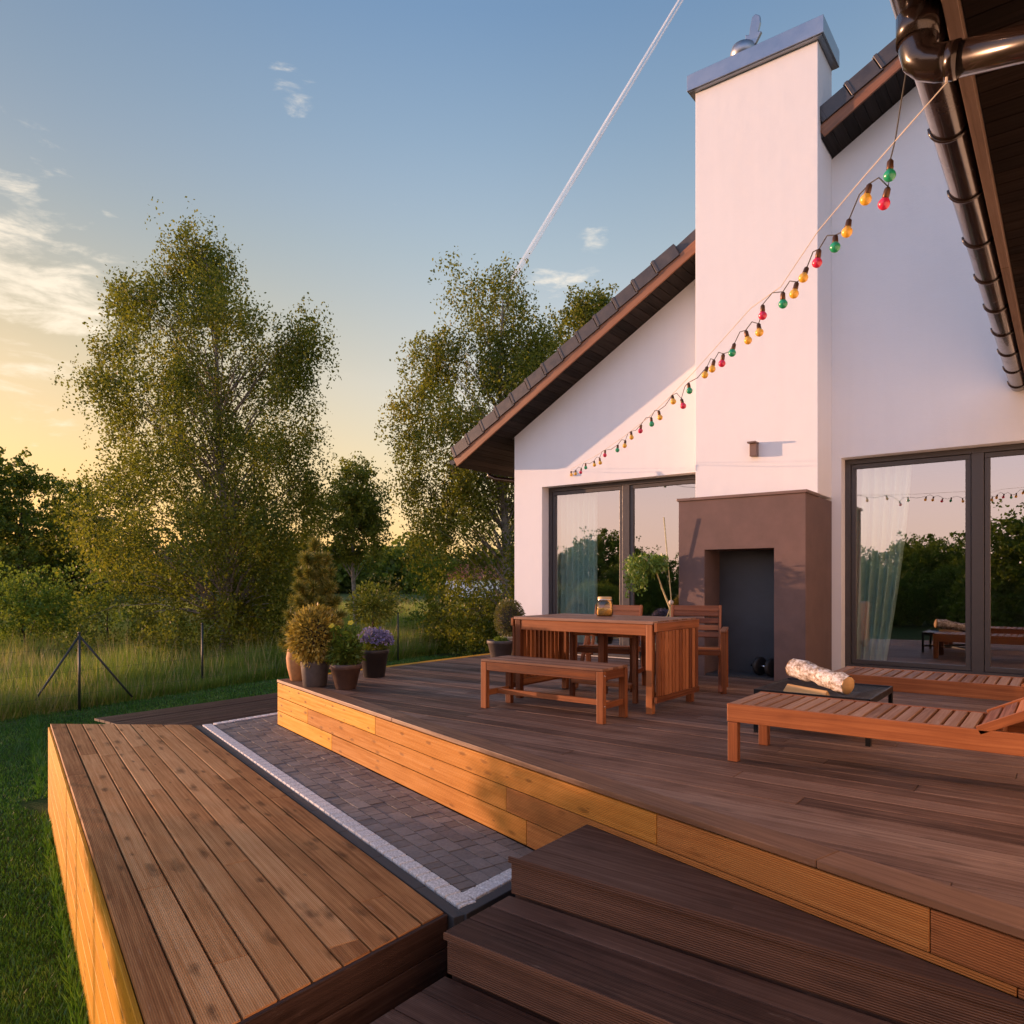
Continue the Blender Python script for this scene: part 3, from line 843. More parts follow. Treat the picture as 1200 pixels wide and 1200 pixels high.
el_ = [(GXC,PY,2.88),(GXC,PY,2.82),(GXC+.008,PY,2.785),(GXC+.03,PY,2.76),(GXC+.065,PY,2.742),(GXC+.10,PY,2.733)]
k.tube(el_, .056, 20)
k.build('pipe_elbow', M['gutter'], house, .0, world=True)
k = MB(); k.tube([(GXC+.08,PY,2.737),(WINGX+.02,PY,2.58)], .053, 24); k.tube([(GXC+.085,PY,2.736),(GXC+.12,PY,2.730)], .0575, 24)
k.build('wing_downpipe', M['gutter'], house, world=True)

# wall lamp on the chimney
lx, lz = -2.826, 2.54
wlamp = empty('wall_lamp', (lx, CY, lz), 'small bronze box lamp mounted on the white chimney', 'lamp')
k = MB(); k.box(-.04,.04,-.075,-.001,-.085,.055); k.build('lamp_body', M['cap'], wlamp, .004)
k = MB(); k.box(-.055,.042,-.115,-.001,.058,.076); k.build('lamp_hood', M['cap'], wlamp, .003)

# curtains behind the panes
def curtain(x0, x1, y, label, flare=0.0, z0=.03, z1=2.55, waves=7, tie=0.0):
    nx_, nz = 120, 24
    V = []; Fc = []
    for j in range(nz+1):
        h = j/nz
        xx1 = x1 - tie*(1-h)**1.5
        for i in range(nx_+1):
            t = i/nx_
            V.append((x0 + (xx1-x0)*t, y + .045*math.sin(t*waves*6.28 + .6*math.sin(t*9)) * (1-.25*h), z0 + (z1-z0)*h))
    for j in range(nz):
        for i in range(nx_):
            a = j*(nx_+1)+i; Fc.append((a, a+1, a+nx_+2, a+nx_+1))
    me = bpy.data.meshes.new('curtain'); me.from_pydata(V, [], Fc); me.materials.append(M['curtain'])
    me.polygons.foreach_set('use_smooth', [True]*len(Fc))
    o = bpy.data.objects.new('curtain', me); COL.objects.link(o)
    m = o.modifiers.new('thick', 'SOLIDIFY'); m.thickness = .003
    tag(o, label, 'curtain')
curtain(-6.24, -5.47, 9.14, 'sage green pleated curtain inside the window behind the dining table', waves=8)
curtain(-2.10, -1.40, 9.14, 'sage green curtain swept aside inside the window by the loungers', waves=6, tie=.28)

# ------------------------------------------------------------------ furniture
T1 = M['teak']
def teak(mb, name, parent, mat=None, bev=.004): return mb.build(name, mat or T1, parent, bev, 2)
# gateleg table: front long edge at Y=5.177, X -3.95 .. -2.58
TX0, TX1, TY0, TY1, TH = -3.95, -2.60, 5.177, 5.98, .73
table = empty('dining_table', ((TX0+TX1)/2, (TY0+TY1)/2, 0), 'reddish wooden drop-leaf table with slatted leaves hanging at both ends', 'table')
hw, hd = (TX1-TX0)/2, (TY1-TY0)/2
k = MB(); nsl = 9; w_ = 2*hd/nsl
for i in range(nsl): k.box(-hw-.012, hw+.012, -hd+i*w_+.003-.01*(i == 0), -hd+(i+1)*w_-.003+.01*(i == nsl-1), TH-.024, TH)
teak(k, 'tabletop', table, M['teak_top'], .003)
for sx in (-1, 1):
    for sy in (-1, 1):
        k = MB(); k.box(sx*hw-.055*(sx > 0), sx*hw+.055*(sx < 0), sy*hd-.055*(sy > 0), sy*hd+.055*(sy < 0), 0, TH-.026, along=2); teak(k, 'leg', table)
k = MB()
for sy in (-1, 1):
    k.box(-hw+.057, hw-.057, sy*(hd-.018)-.012, sy*(hd-.018)+.012, TH-.115, TH-.026)
for sx in (-1, 1):
    k.box(sx*(hw-.02)-.012, sx*(hw-.02)+.012, -hd+.057, hd-.057, TH-.115, TH-.026, along=1)
    k.box(sx*(hw-.03)-.02, sx*(hw-.03)+.02, -hd+.057, hd-.057, .12, .165, along=1)
teak(k, 'apron', table)
for sx in (-1, 1):
    k = MB(); xo = sx*(hw+.033)
    za, zb = .09, TH-.012
    k.box(xo-.012, xo+.012, -hd-.005, hd+.005, zb-.07, zb, along=1)
    n = 12; w_ = (2*hd-.02)/n
    for i in range(n): k.box(xo-.011, xo+.011, -hd+.01+i*w_+.006, -hd+.01+(i+1)*w_-.006, za+.05, zb-.072, along=2)
    k.box(xo-.012, xo+.012, -hd-.005, hd+.005, za, za+.048, along=1)
    k.box(xo-.026*sx-.012, xo-.026*sx+.012, -hd+.12, -hd+.17, za+.02, zb-.02, along=2) if False else None
    teak(k, 'drop_leaf', table, None, .002)
# gate legs folded flat under the top
k = MB()
for sx in (-1, 1):
    k.box(sx*.32-.02, sx*.32+.02, -.03, .012, 0.0, TH-.118, along=2)
    k.box(min(sx*.05,sx*.30), max(sx*.05,sx*.30), -.025, .008, .13, .17); 
    k.box(min(sx*.05,sx*.30), max(sx*.05,sx*.30), -.025, .008, TH-.17, TH-.12)
k.box(-.03,.03,-.045,.03,.05,TH-.118, along=2); k.box(-.3,.3,-.06,-.028,.13,.165)
teak(k, 'gate_leg', table)

# bench
BX0, BX1, BY0, BY1, BH = -3.865, -2.70, 4.595, 4.97, .405
bench = empty('garden_bench', ((BX0+BX1)/2, (BY0+BY1)/2, 0), 'reddish backless wooden bench in front of the drop-leaf table', 'bench')
hw, hd = (BX1-BX0)/2, (BY1-BY0)/2
k = MB()
for i in range(5):
    w_ = (2*hd-.0)/5; k.box(-hw+.001, hw-.001, -hd+i*w_+.002, -hd+(i+1)*w_-.002, BH-.02, BH)
teak(k, 'seat', bench, M['teak_top'], .003)
for sx in (-1, 1):
    for sy in (-1, 1):
        k = MB(); k.box(sx*hw-.058*(sx > 0), sx*hw+.058*(sx < 0), sy*hd-.045*(sy > 0), sy*hd+.045*(sy < 0), 0, BH-.022, along=2); teak(k, 'leg', bench)
k = MB()
for sy in (-1, 1): k.box(-hw+.06, hw-.06, sy*(hd-.013)-.011, sy*(hd-.013)+.011, BH-.092, BH-.022)
for sx in (-1, 1): k.box(sx*(hw-.02)-.011, sx*(hw-.02)+.011, -hd+.047, hd-.047, BH-.092, BH-.022, along=1)
teak(k, 'apron', bench)
k = MB()
for sx in (-1, 1): k.box(sx*(hw-.028)-.013, sx*(hw-.028)+.013, -hd+.047, hd-.047, .10, .148, along=1)
k.box(-hw+.042, hw-.042, -.018, .018, .102, .146)
teak(k, 'stretcher', bench)
for sx in (-1, 1):
    for z in (BH-.055, .125):
        k = MB(); k.lathe([(.007,-.001),(.006,.003),(0,.004)], (sx*hw, -hd+.0225, z), 8, axis=(sx,0,0)); k.build('bolt', M['chrome'], bench)

# armchairs (local: the sitter looks along -y)
def armchair(loc, rz, label):
    c = empty('garden_armchair', loc, label, 'armchair', 'armchairs at the dining table', rz)
    w = .29
    k = MB()
    for i in range(7): k.box(-w+.035, w-.035, .03+i*.062, .03+i*.062+.05, .405-.004*i, .423-.004*i)
    teak(k, 'seat', c, None, .003)
    k = MB()
    for sx in (-1, 1): k.bar((sx*(w-.045), .03, .395), (sx*(w-.045), .48, .365), .025, .05)
    k.box(-w+.03, w-.03, .005, .028, .355, .405)
    teak(k, 'seat_frame', c)
    b0 = Vector((0,.40,.30)); b1 = Vector((0,.60,.80)); bd = (b1-b0).normalized()
    for sx in (-1, 1):
        k = MB(); k.bar(b0+Vector((sx*(w-.055),0,0)), b1+Vector((sx*(w-.055),0,0)), .045, .024, up=(1,0,0)); teak(k, 'back_post', c)
    nrm = Vector((0, -bd.z, bd.y))
    for i in range(5):
        k = MB(); t = .20 + i*.073
        hgt = .05 if i < 4 else .062
        p = b0 + bd*(t + .03)
        if i == 4: p = b1 - bd*.032
        k.obox(p + nrm*.001, ((1,0,0), bd, nrm), (w-.068, hgt/2, .010)); teak(k, 'back_slat', c, None, .003)
    for sx in (-1, 1):
        k = MB(); k.box(sx*w-.028, sx*w+.028, -.03, .50, .575, .597, along=1); teak(k, 'arm', c, M['teak_top'], .005)
        k = MB(); k.bar((sx*w,.02,0), (sx*w,.02,.574), .026, .055, up=(1,0,0)); teak(k, 'leg', c)
        k = MB(); k.bar((sx*w,.50,0), (sx*w,.44,.574), .026, .05, up=(1,0,0)); teak(k, 'leg', c)
        k = MB(); k.box(sx*w-.011, sx*w+.011, .05, .465, .15, .195, along=1); teak(k, 'side_rail', c)
        # the slanting folding strut
        k = MB(); k.bar((sx*(w-.03),-.02,.02), (sx*(w-.03),.40,.56), .02, .04, up=(1,0,0)); teak(k, 'strut', c)
    return c
armchair((-3.55, 6.03, 0), R(14), 'wooden slatted armchair behind the glass jar')
armchair((-2.82, 6.42, 0), R(19), 'wooden slatted armchair standing before the fireplace niche')

# sun loungers (foot end at local x=0, running +x, width along +y)
def lounger(loc, label, rz=0.0):
    c = empty('sun_lounger', loc, label, 'sun lounger', 'slatted sun loungers', rz)
    W, H, LN, HG = .58, .335, 2.0, 1.22
    k = MB()
    for y in (0.0, W-.028): k.box(.0, LN, y, y+.028, H-.105, H)
    k.box(.0, .03, .030, W-.030, H-.105, H-.024, along=1); k.box(LN-.028, LN, .03, W-.03, H-.105, H-.022, along=1)
    k.box(HG+.06, HG+.10, .03, W-.03, H-.10, H-.03, along=1)
    teak(k, 'side_frame', c)
    k = MB(); x = .0; n = 17; w_ = HG/n
    for i in range(n): k.box(i*w_+(.001 if i == 0 else .008), (i+1)*w_-.008, .030, W-.030, H-.021, H-.002, along=1)
    teak(k, 'seat', c, M['teak_top'], .003)
    for (lx_, ly) in ((0,0),(0,1),(1,0),(1,1)):
        k = MB(); xx = 0 if lx_ == 0 else LN-.36; yy = 0 if ly == 0 else W-.045
        k.box(xx+.003, xx+.063, yy+.003*(1 if ly == 0 else -1), yy+.045+.003*(1 if ly == 0 else -1), 0, H-.107, along=2); teak(k, 'leg', c)
    a = R(27); ux = Vector((math.cos(a),0,math.sin(a))); un_ = Vector((-math.sin(a),0,math.cos(a)))
    o_ = Vector((HG+.012, W/2, H-.004))
    k = MB()
    for i in range(9):
        k.obox(o_ + ux*(.045+i*.078) , ((0,1,0), ux, un_), (W/2-.028, .033, .010))
    for y in (-1, 1): k.obox(o_ + ux*.36 + Vector((0,y*(W/2-.012),0)) - un_*.004, (ux, (0,1,0), un_), (.36, .012, .022))
    for y in (-1, 1): k.bar(o_+ux*.45+Vector((0,y*(W/2-.06),0))-un_*.02, Vector((LN-.14, W/2+y*(W/2-.06), H-.09)), .02, .03)
    teak(k, 'backrest', c, None, .003)
    return c
lounger((-1.585, 4.107, 0), 'wooden slatted sun lounger standing nearest the deck edge')
lounger((-1.49, 5.97, 0), 'wooden slatted sun lounger along the window, behind the fire pit')

# fire pit
fx0_, fx1_, fy0, fy1, fh = -1.74, -1.0, 5.0, 5.74, .30
pit = empty('fire_pit', ((fx0_+fx1_)/2, (fy0+fy1)/2, 0), 'low square black steel fire pit between the two loungers', 'fire pit')
hh = .37
k = MB()
# shallow pyramid bowl with a rim: rings of squares
rings = [(hh, fh-.045), (hh, fh), (hh-.012, fh), (hh-.016, fh-.008), (.20, fh-.038), (.0001, fh-.04)]
b = 0
for r_, z in rings:
    for sx, sy in ((-1,-1),(1,-1),(1,1),(-1,1)): k.v.append(Vector((sx*r_, sy*r_, z)))
for i in range(len(rings)-1):
    for j in range(4):
        j2 = (j+1) % 4; k.face([i*4+j, i*4+j2, (i+1)*4+j2, (i+1)*4+j], [(0,0)]*4, .5)
k.face([3,2,1,0], [(0,0)]*4, .5)
k.build('fire_bowl', M['black'], pit, .003)
for sx in (-1, 1):
    for sy in (-1, 1):
        k = MB()
        k.box(sx*hh-.03*(sx > 0), sx*hh+.03*(sx < 0), sy*hh-.006*(sy > 0), sy*hh+.006*(sy < 0), 0, fh-.046, along=2)
        k.box(sx*hh-.006*(sx > 0), sx*hh+.006*(sx < 0), sy*hh-.03*(sy > 0)+(-.007 if sy > 0 else .007), sy*hh+.03*(sy < 0)+(-.007 if sy > 0 else .007), 0, fh-.046, along=2)
        k.build('leg', M['black'], pit, .001, 1)
k = MB(); k.bar((-hh+.02,-hh+.02,.07),(hh-.02,hh-.02,.07), .02,.03); k.bar((-hh+.02,hh-.02,.10),(hh-.02,-hh+.02,.10), .02,.03); k.build('brace', M['black'], pit, .001, 1)
# birch log and a split piece
def log(p, q, r, name, mat, label, endmat=None):
    p, q = Vector(p), Vector(q); mid = (p+q)/2
    o = MB(); n = 14; pts = []; rad = []
    for i in range(n+1):
        t = i/n; pts.append((p-mid)*(1-t)+(q-mid)*t + Vector((0,0,.006*math.sin(t*5)))); rad.append(r*(1+.09*math.sin(t*9)+.07*math.sin(t*23+1)))
    o.tube(pts, rad, 22, cap=False)
    for v_ in o.v:
        v_ += Vector((random.uniform(-1,1),random.uniform(-1,1),random.uniform(-1,1)))*.0075
    ob = o.build(name, mat); ob.location = mid
    tag(ob, label, 'log')
    for i in (0, n):
        e_ = MB(); a = (q-p).normalized()*(1 if i else -1)
        e_.lathe([(rad[i]*.995,-.004),(rad[i]*.985,.002),(.0,.003)], pts[i], 22, axis=a)
        e_.build('cut_end', M['splitwood'], ob)
    return ob
log((-1.60,5.42,fh+.118), (-1.18,5.22,fh+.052), .062, 'firewood_log', M['log'], 'white-barked birch log lying on the black fire pit')
k = MB(); b0 = [(-.16,0,0),(.16,0,0)]
k.v = [Vector(v) for v in [(-.15,-.05,0),(.15,-.05,0),(.15,.05,0),(-.15,.05,0),(-.15,.01,.05),(.15,.0,.045)]]
for f_ in ((0,3,2,1),(0,1,5,4),(2,3,4,5),(0,4,3),(1,2,5)): k.face(list(f_), [(k.v[i].x, k.v[i].y+k.v[i].z) for i in f_], .6)
sp = k.build('split_log', M['splitwood'], None, .004); sp.location = (-1.44,5.19,fh-.030); sp.rotation_euler = (0,R(2),R(-14))
tag(sp, 'split wedge of pale firewood under the birch log', 'log')

# jar on the table
jp = on_z(708.5, 722, TH); jar = empty('glass_jar', (jp.x, jp.y, TH), 'clear glass jar with golden filling on the dining table', 'jar')
k = MB(); k.lathe([(.0,.001),(.066,.001),(.074,.012),(.076,.06),(.075,.115),(.062,.138),(.056,.145),(.056,.165)], (0,0,0), 28); k.build('jar_glass', M['jar'], jar)
k = MB(); k.lathe([(.062,.146),(.063,.150),(.063,.172),(.060,.176),(0,.177)], (0,0,0), 28); k.build('lid', plain('jar_lid', (.55,.36,.16), .5), jar)
k = MB(); k.lathe([(0,.006),(.066,.008),(.070,.03),(.068,.062),(.05,.07),(0,.074)], (0,0,0), 24); k.build('filling', plain('golden_filling', (.60,.36,.08), .7, nscale=60, namt=.4), jar)
k = MB(); k.lathe([(.066,.145),(.068,.149),(.066,.153)], (0,0,0), 24); k.build('rim_wire', M['chrome'], jar)

# dumbbell-shaped roller in the niche
dbp = on_z(897, 800, .022)
db = empty('dumbbell', (-2.64, 7.90, .022), 'black dumbbell with steel bar in the fireplace niche corner', 'dumbbell', None, R(-24))
for x in (-.05, .115):
    k = MB(); k.lathe([(.02,-.024),(.085,-.024),(.10,-.015),(.10,.015),(.085,.024),(.02,.024)], (x,0,.102), 28, axis=(1,0,0)); k.build('weight', M['rubber'], db)
k = MB(); k.tube([(-.17,0,.102),(.13,0,.102)], .016, 14); k.build('bar', M['chrome'], db)

# ------------------------------------------------------------------ pots and plants
def pot(root, prof, mat, soil_z, soil_r):
    k = MB(); k.lathe(prof, (0,0,0), 36); k.build('pot', mat, root)
    k = MB(); k.lathe([(soil_r,soil_z-.01),(soil_r,soil_z),(0,soil_z+.006)], (0,0,0), 20); k.build('soil', M['soil'], root)
def taper(r0, r1, h, rim=.03, rt=.012, th=.012):
    return [(r0*.92,0),(r0,.006),(r1,h-rim),(r1+rt,h-rim+.004),(r1+rt,h-.003),(r1+rt-.003,h),(r1-th,h),(r1-th-.006,h-.05)]
def ball(root, name, c, r, n, L, W, mat, zsq=1.0, shell=.45, jitter=.06, lumps=10):
    u = unit(n)
    rad = r*(1-shell*rng.random(n)**2.2)
    lump = unit(lumps); d_ = u @ lump.T
    rad = rad*(.94 + .10*np.clip((d_.max(axis=1)-.72)/.28, 0, 1)) + rng.normal(size=n)*jitter*r
    P = u*rad[:,None]; P[:,2] *= zsq; P += np.array(c)
    A, B = leaf_axes(n, L, W, 0)
    A = A*.4 + u*np.linalg.norm(A,axis=1)[:,None]*.75
    return cards(name, P, A, B, mat, root)
def blob(name, root, c, r, mat, zsq=1.0):
    """the dense twiggy inside of a clipped shrub"""
    k = MB(); k.lathe([(0,-r*zsq)]+[(r*math.sin(a), -r*zsq*math.cos(a)) for a in np.linspace(.3,2.84,9)]+[(0,r*zsq)], c, 14)
    return k.build(name, mat, root)
# golden clipped shrub in a weathered grey pot
p = on_z(369, 804, 0)
g1 = empty('potted_shrub', (p.x,p.y,0), 'golden ball shrub in a weathered grey pot at the deck corner', 'potted plant')
pot(g1, taper(.115,.142,.255,.0001,.0), M['greypot'], .235, .12)
k = MB(); k.tube([(0,0,.2),(.01,0,.35),(0,.01,.5)], .014, 8); k.build('stem', M['darkbark'], g1)
blob('twigs', g1, (.0,.0,.50), .16, M['darkbark'], 1.1)
ball(g1, 'foliage', (0,0,.50), .262, 7500, .048, .026, M['goldleaf'], 1.12, .4, .07, 22)
# pansies in brown clay pot
p = on_z(405, 807, 0)
g2 = empty('potted_flowers', (p.x,p.y,0), 'yellow-flowered plant in a round brown clay pot beside the golden shrub', 'potted plant')
pot(g2, taper(.10,.145,.245,.05,.014), M['browncl'], .22, .13)
ball(g2, 'foliage', (0,0,.34), .17, 1500, .055, .034, M['darkleaf'], .9, .9, .12)
n = 260
P = np.stack([rng.normal(size=n)*.075-.02, rng.normal(size=n)*.06, .36+rng.random(n)*.26], 1)
A, B = leaf_axes(n, .07, .028, .6); cards('leafy_stem', P, A, B, M['bushleaf'], g2)
rtv = Vector((RT[0],RT[1],0)); fwv = Vector((FW[0],FW[1],0))
dg2 = p.x*FW[0]+p.y*FW[1]
for (fx, fy_) in ((388.5,733.5),(396,736),(411,730)):
    q = at_depth(fx, fy_, dg2-.03) - Vector((p.x,p.y,0))
    k = MB()
    for a in range(5):
        an = a*1.2566
        nrm = (-fwv*.8+Vector((0,0,.6))).normalized(); x_ = rtv; y_ = nrm.cross(x_)
        dv = x_*math.cos(an)+y_*math.sin(an); pv_ = nrm.cross(dv)
        b = len(k.v)
        for (s_, t_, h_) in ((.002,0,0),(.014,.014,.003),(.029,.009,.006),(.029,-.009,.006),(.014,-.014,.003)): k.v.append(q+dv*s_+pv_*t_+nrm*h_)
        k.face([b,b+1,b+2,b+3,b+4], [(0,0)]*5, random.random())
    k.build('flower', M['yellowpetal'], g2)
    k = MB(); k.tube([q, Vector((q.x*.5,q.y*.5,.40)), (0,0,.25)], .0035, 5); k.build('flower_stalk', M['bushleaf'], g2)
# lavender-like purple flowers in a black pot
p = on_z(438.5, 793, 0)
g3 = empty('potted_flowers', (p.x,p.y,0), 'mass of small purple flowers in a tall black pot', 'potted plant')
pot(g3, taper(.115,.150,.30,.045,.012), M['blackpot'], .275, .13)
ball(g3, 'foliage', (0,0,.36), .17, 1700, .035, .014, M['darkleaf'], .75, .9, .1)
n = 1500
th_ = rng.random(n)*6.283; rr_ = np.sqrt(rng.random(n))*.215
P = np.stack([np.cos(th_)*rr_, np.sin(th_)*rr_, .50-(rr_/.215)**2*.11 + rng.normal(size=n)*.025], 1)
A, B = leaf_axes(n, .026, .022, .2); cards('blossoms', P, A, B, M['purple'], g3)
# tall terracotta vase behind the golden shrub
p = on_z(348.5, 797.5, 0)
g4 = empty('garden_vase', (p.x,p.y,0), 'tall rounded terracotta vase partly hidden behind the golden shrub', 'vase')
k = MB(); k.lathe([(.062,0),(.072,.01),(.105,.14),(.115,.24),(.10,.33),(.078,.365),(.09,.385),(.084,.39),(.066,.38),(.06,.30)], (0,0,0), 36); k.build('vase_body', M['terra'], g4)
# box ball in a cream pot by the house corner, low pot in front
yq = 8.05; xq = -.776*yq
g5 = empty('potted_shrub', (xq,yq,0), 'clipped green ball shrub in a cream pot by the house corner', 'potted plant')
pot(g5, taper(.085,.115,.28,.03,.01), M['cream'], .26, .10)
blob('twigs', g5, (0,0,.52), .17, M['darkbark'], 1.1)
ball(g5, 'foliage', (0,0,.53), .222, 5200, .03, .017, M['boxleaf'], 1.18, .35, .035, 12)
yq = 7.6; xq = -.795*yq
g6 = empty('planter_bowl', (xq,yq,0), 'wide dark bowl pot with low greenery in front of the cream pot', 'potted plant')
pot(g6, taper(.125,.175,.26,.045,.012), M['greypot'], .24, .16)
ball(g6, 'foliage', (0,0,.265), .10, 900, .028, .016, M['bushleaf'], .45, .8, .1)
# weeping plant with a stake
pw = Vector((-3.80, 7.55, 0))
g7 = empty('weeping_plant', pw, 'bright green weeping plant with a bamboo stake beside the fireplace', 'potted plant')
pot(g7, taper(.11,.14,.26,.03,.01), M['blackpot'], .24, .12)
dw = pw.x*FW[0]+pw.y*FW[1]
def rel(px, py, dd=0.0): return at_depth(px, py, dw+dd) - Vector((pw.x,pw.y,0))
sp_ = [rel(785,712), rel(776,690,.02), rel(768,668,.0), rel(757,655,-.04), rel(748,652,-.06)]
k = MB(); k.tube([(0,0,.2), rel(788,740)*.5+Vector((0,0,.25)), rel(786,722)] + sp_, [.014,.013,.012,.012,.010,.009,.007,.005], 8); k.build('stem', M['bamboo'], g7)
k = MB(); k.tube([(.03,-.02,.2), rel(787,708), rel(778,606,-.03)], .0075, 8); k.build('stake', M['bamboo'], g7)
k = MB(); k.lathe([(0,-.03),(.022,-.02),(.03,0),(.022,.02),(0,.03)], rel(786.5,706,-.02), 10); k.build('tied_bundle', M['rope'], g7)
Ps = []
for i in range(70):
    t = random.random(); s0 = rel(735+44*t, 655+random.uniform(-3,8)-(1-abs(t-.4))*5, random.uniform(-.18,.16))
    Ln = (random.uniform(.12,.46) if t < .5 else random.uniform(.06,.20))
    m_ = int(Ln*160)
    zz = rng.random(m_)
    Ps.append(np.stack([s0.x+rng.normal(size=m_)*.022, s0.y+rng.normal(size=m_)*.022, s0.z-zz*Ln], 1))
P = np.concatenate(Ps); A, B = leaf_axes(len(P), .052, .018, -1.2); cards('foliage', P, A, B, M['limeleaf'], g7)

# ------------------------------------------------------------------ string of lights
SA = Vector((-.335, 2.74, 0)); SB = Vector((-5.66, 8.735, 0))
def on_string(px, py):
    a = math.atan2(px-CX, F) - YAW            # angle from +Y, clockwise positive
    dx, dy = math.sin(a), math.cos(a)
    ex, ey = SB.x-SA.x, SB.y-SA.y
    # (s*dx,s*dy) = SA + t*(ex,ey)
    det = dx*(-ey) - dy*(-ex)
    s = (SA.x*(-ey) - SA.y*(-ex))/det
    x, y = s*dx, s*dy
    dd = x*FW[0]+y*FW[1]
    return Vector((x, y, CAMZ+(HY-py)/F*dd))
bulbs = [(1042.5,205.8,'green'),(1035.9,239,'red'),(1014.5,233.8,'yellow'),(992.5,272,'yellow'),(978.5,289.8,'green'),(957.5,308,'red'),(941.4,325.5,'yellow'),(930.5,344.4,'yellow'),(917.6,356.3,'green'),(893.8,370,'red'),(889.9,389.6,'yellow'),(876.6,399,'yellow'),(858,413.7,'green'),(846,426,'red'),(834.5,432.5,'yellow'),(826,439.5,'yellow'),(808,458,'green'),(800.6,475.7,'red'),(789,470.6,'yellow'),(773.4,489.3,'yellow'),(763.7,497,'green'),(750.4,505,'red'),(740,512.5,'yellow'),(732,522.4,'yellow'),(723.5,527.5,'green'),(708.8,533.5,'red'),(703.4,542.3,'yellow'),(696.6,544.8,'yellow'),(686.4,548,'green'),(680.5,553.6,'red'),(674.5,555.3,'yellow'),(669.4,556.4,'yellow')]
sl = empty('string_lights', (SA.x, SA.y, 2.68), 'string of red, green and yellow bulbs from gutter to gable wall', 'string lights')
tops = []
for px, py, c in bulbs:
    q = on_string(px, py)
    tilt = Vector((random.uniform(-.35,.35), random.uniform(-.35,.35), 1)).normalized()
    k = MB(); r_ = .0215
    prof = [(0,-r_)]+[(r_*math.sin(a), -r_*math.cos(a)) for a in np.linspace(.25,2.45,10)]+[(.0105,r_*1.02)]
    k.lathe(prof, q, 16, axis=tilt); bo = k.build('bulb', M[c], sl, world=True)
    k = MB(); k.lathe([(.0112,r_*.95),(.0122,r_*1.1),(.011,r_+.028),(.005,r_+.035),(0,r_+.037)], q, 12, axis=tilt); so = k.build('socket', M['brass'], bo)
    tops.append(q + tilt*(r_+.035))
k = MB()
start = Vector((-.43, 2.80, 2.90))
path = [start, on_string(1056,120)+Vector((0,0,0)), on_string(1049,165), tops[0]]
for i in range(len(tops)-1):
    a, b = tops[i], tops[i+1]
    m_ = (a+b)/2 + Vector((0,0,.028 if i % 3 else -.02))
    path += [m_, b]
k.tube(path, .0026, 6); k.build('cable', M['wire'], sl, world=True)
k = MB()
rp = [(1109,97),(1062,150.5),(1010,210),(958.5,271),(915,336),(880,361),(838,408),(812,437),(786,464),(760,489),(728,514),(700,533),(668,550.5)]
k.tube([on_string(*q) for q in rp], .0022, 6); k.build('support_rope', M['rope'], sl, world=True)
e0 = on_string(*rp[0]); ew = on_string(*rp[-1])
k = MB(); k.tube([e0, (e0.x, PY, 2.72)], .004, 6); k.tube([ew, (ew.x-.01, WY+.01, ew.z)], .005, 6); k.build('hook', M['rope'], sl, world=True)

# ------------------------------------------------------------------ fence
fence = empty('wire_fence', (FA.x, FA.y, GZ), 'thin dark metal wire fence at the lawn edge with braced corner post', 'fence')
posts = [0.0]
for px, by in ((237,805),(513,762),(575,757)):
    q = on_z(px, by, GZ); posts.append((q-FA).dot(fd))
pos = [0.0, posts[1], posts[1]+(posts[2]-posts[1])/3, posts[1]+(posts[2]-posts[1])*2/3, posts[2], posts[3], posts[3]+4, posts[3]+8]
def fpt(s): 
    return FA + fd*s
PH = 1.48
for i, s in enumerate(pos):
    q = fpt(s)
    if i == 1: q = on_z(237, 805, GZ)
    if i == 4: q = on_z(513, 762, GZ)
    k = MB(); k.tube([(q.x,q.y,GZ-.1),(q.x,q.y,GZ+PH)], .024, 10); k.lathe([(.027,0),(.027,.03),(0,.04)], (q.x,q.y,GZ+PH-.02), 10); k.build('post', M['post'], fence, world=True)
for px, py in ((40,822),(143,803)):
    dd = FA.x*FW[0]+FA.y*FW[1]
    q = at_depth(px, py, dd*(.97 if px < 93 else 1.05)); q.z = GZ
    qt = FA + Vector((0,0,PH-.06)); qv = at_depth(px, py, dd*(.97 if px < 93 else 1.05))
    k = MB(); k.tube([qt, qv, qv+(qv-qt)*.25], .021, 8); k.build('brace', M['post'], fence, world=True)
k = MB()
for h in (.3,.75,1.2): k.tube([FA-fd*18+Vector((0,0,h)), fpt(pos[-1])+Vector((0,0,h))], .0018, 4)
k.build('wire', M['post'], fence, world=True)

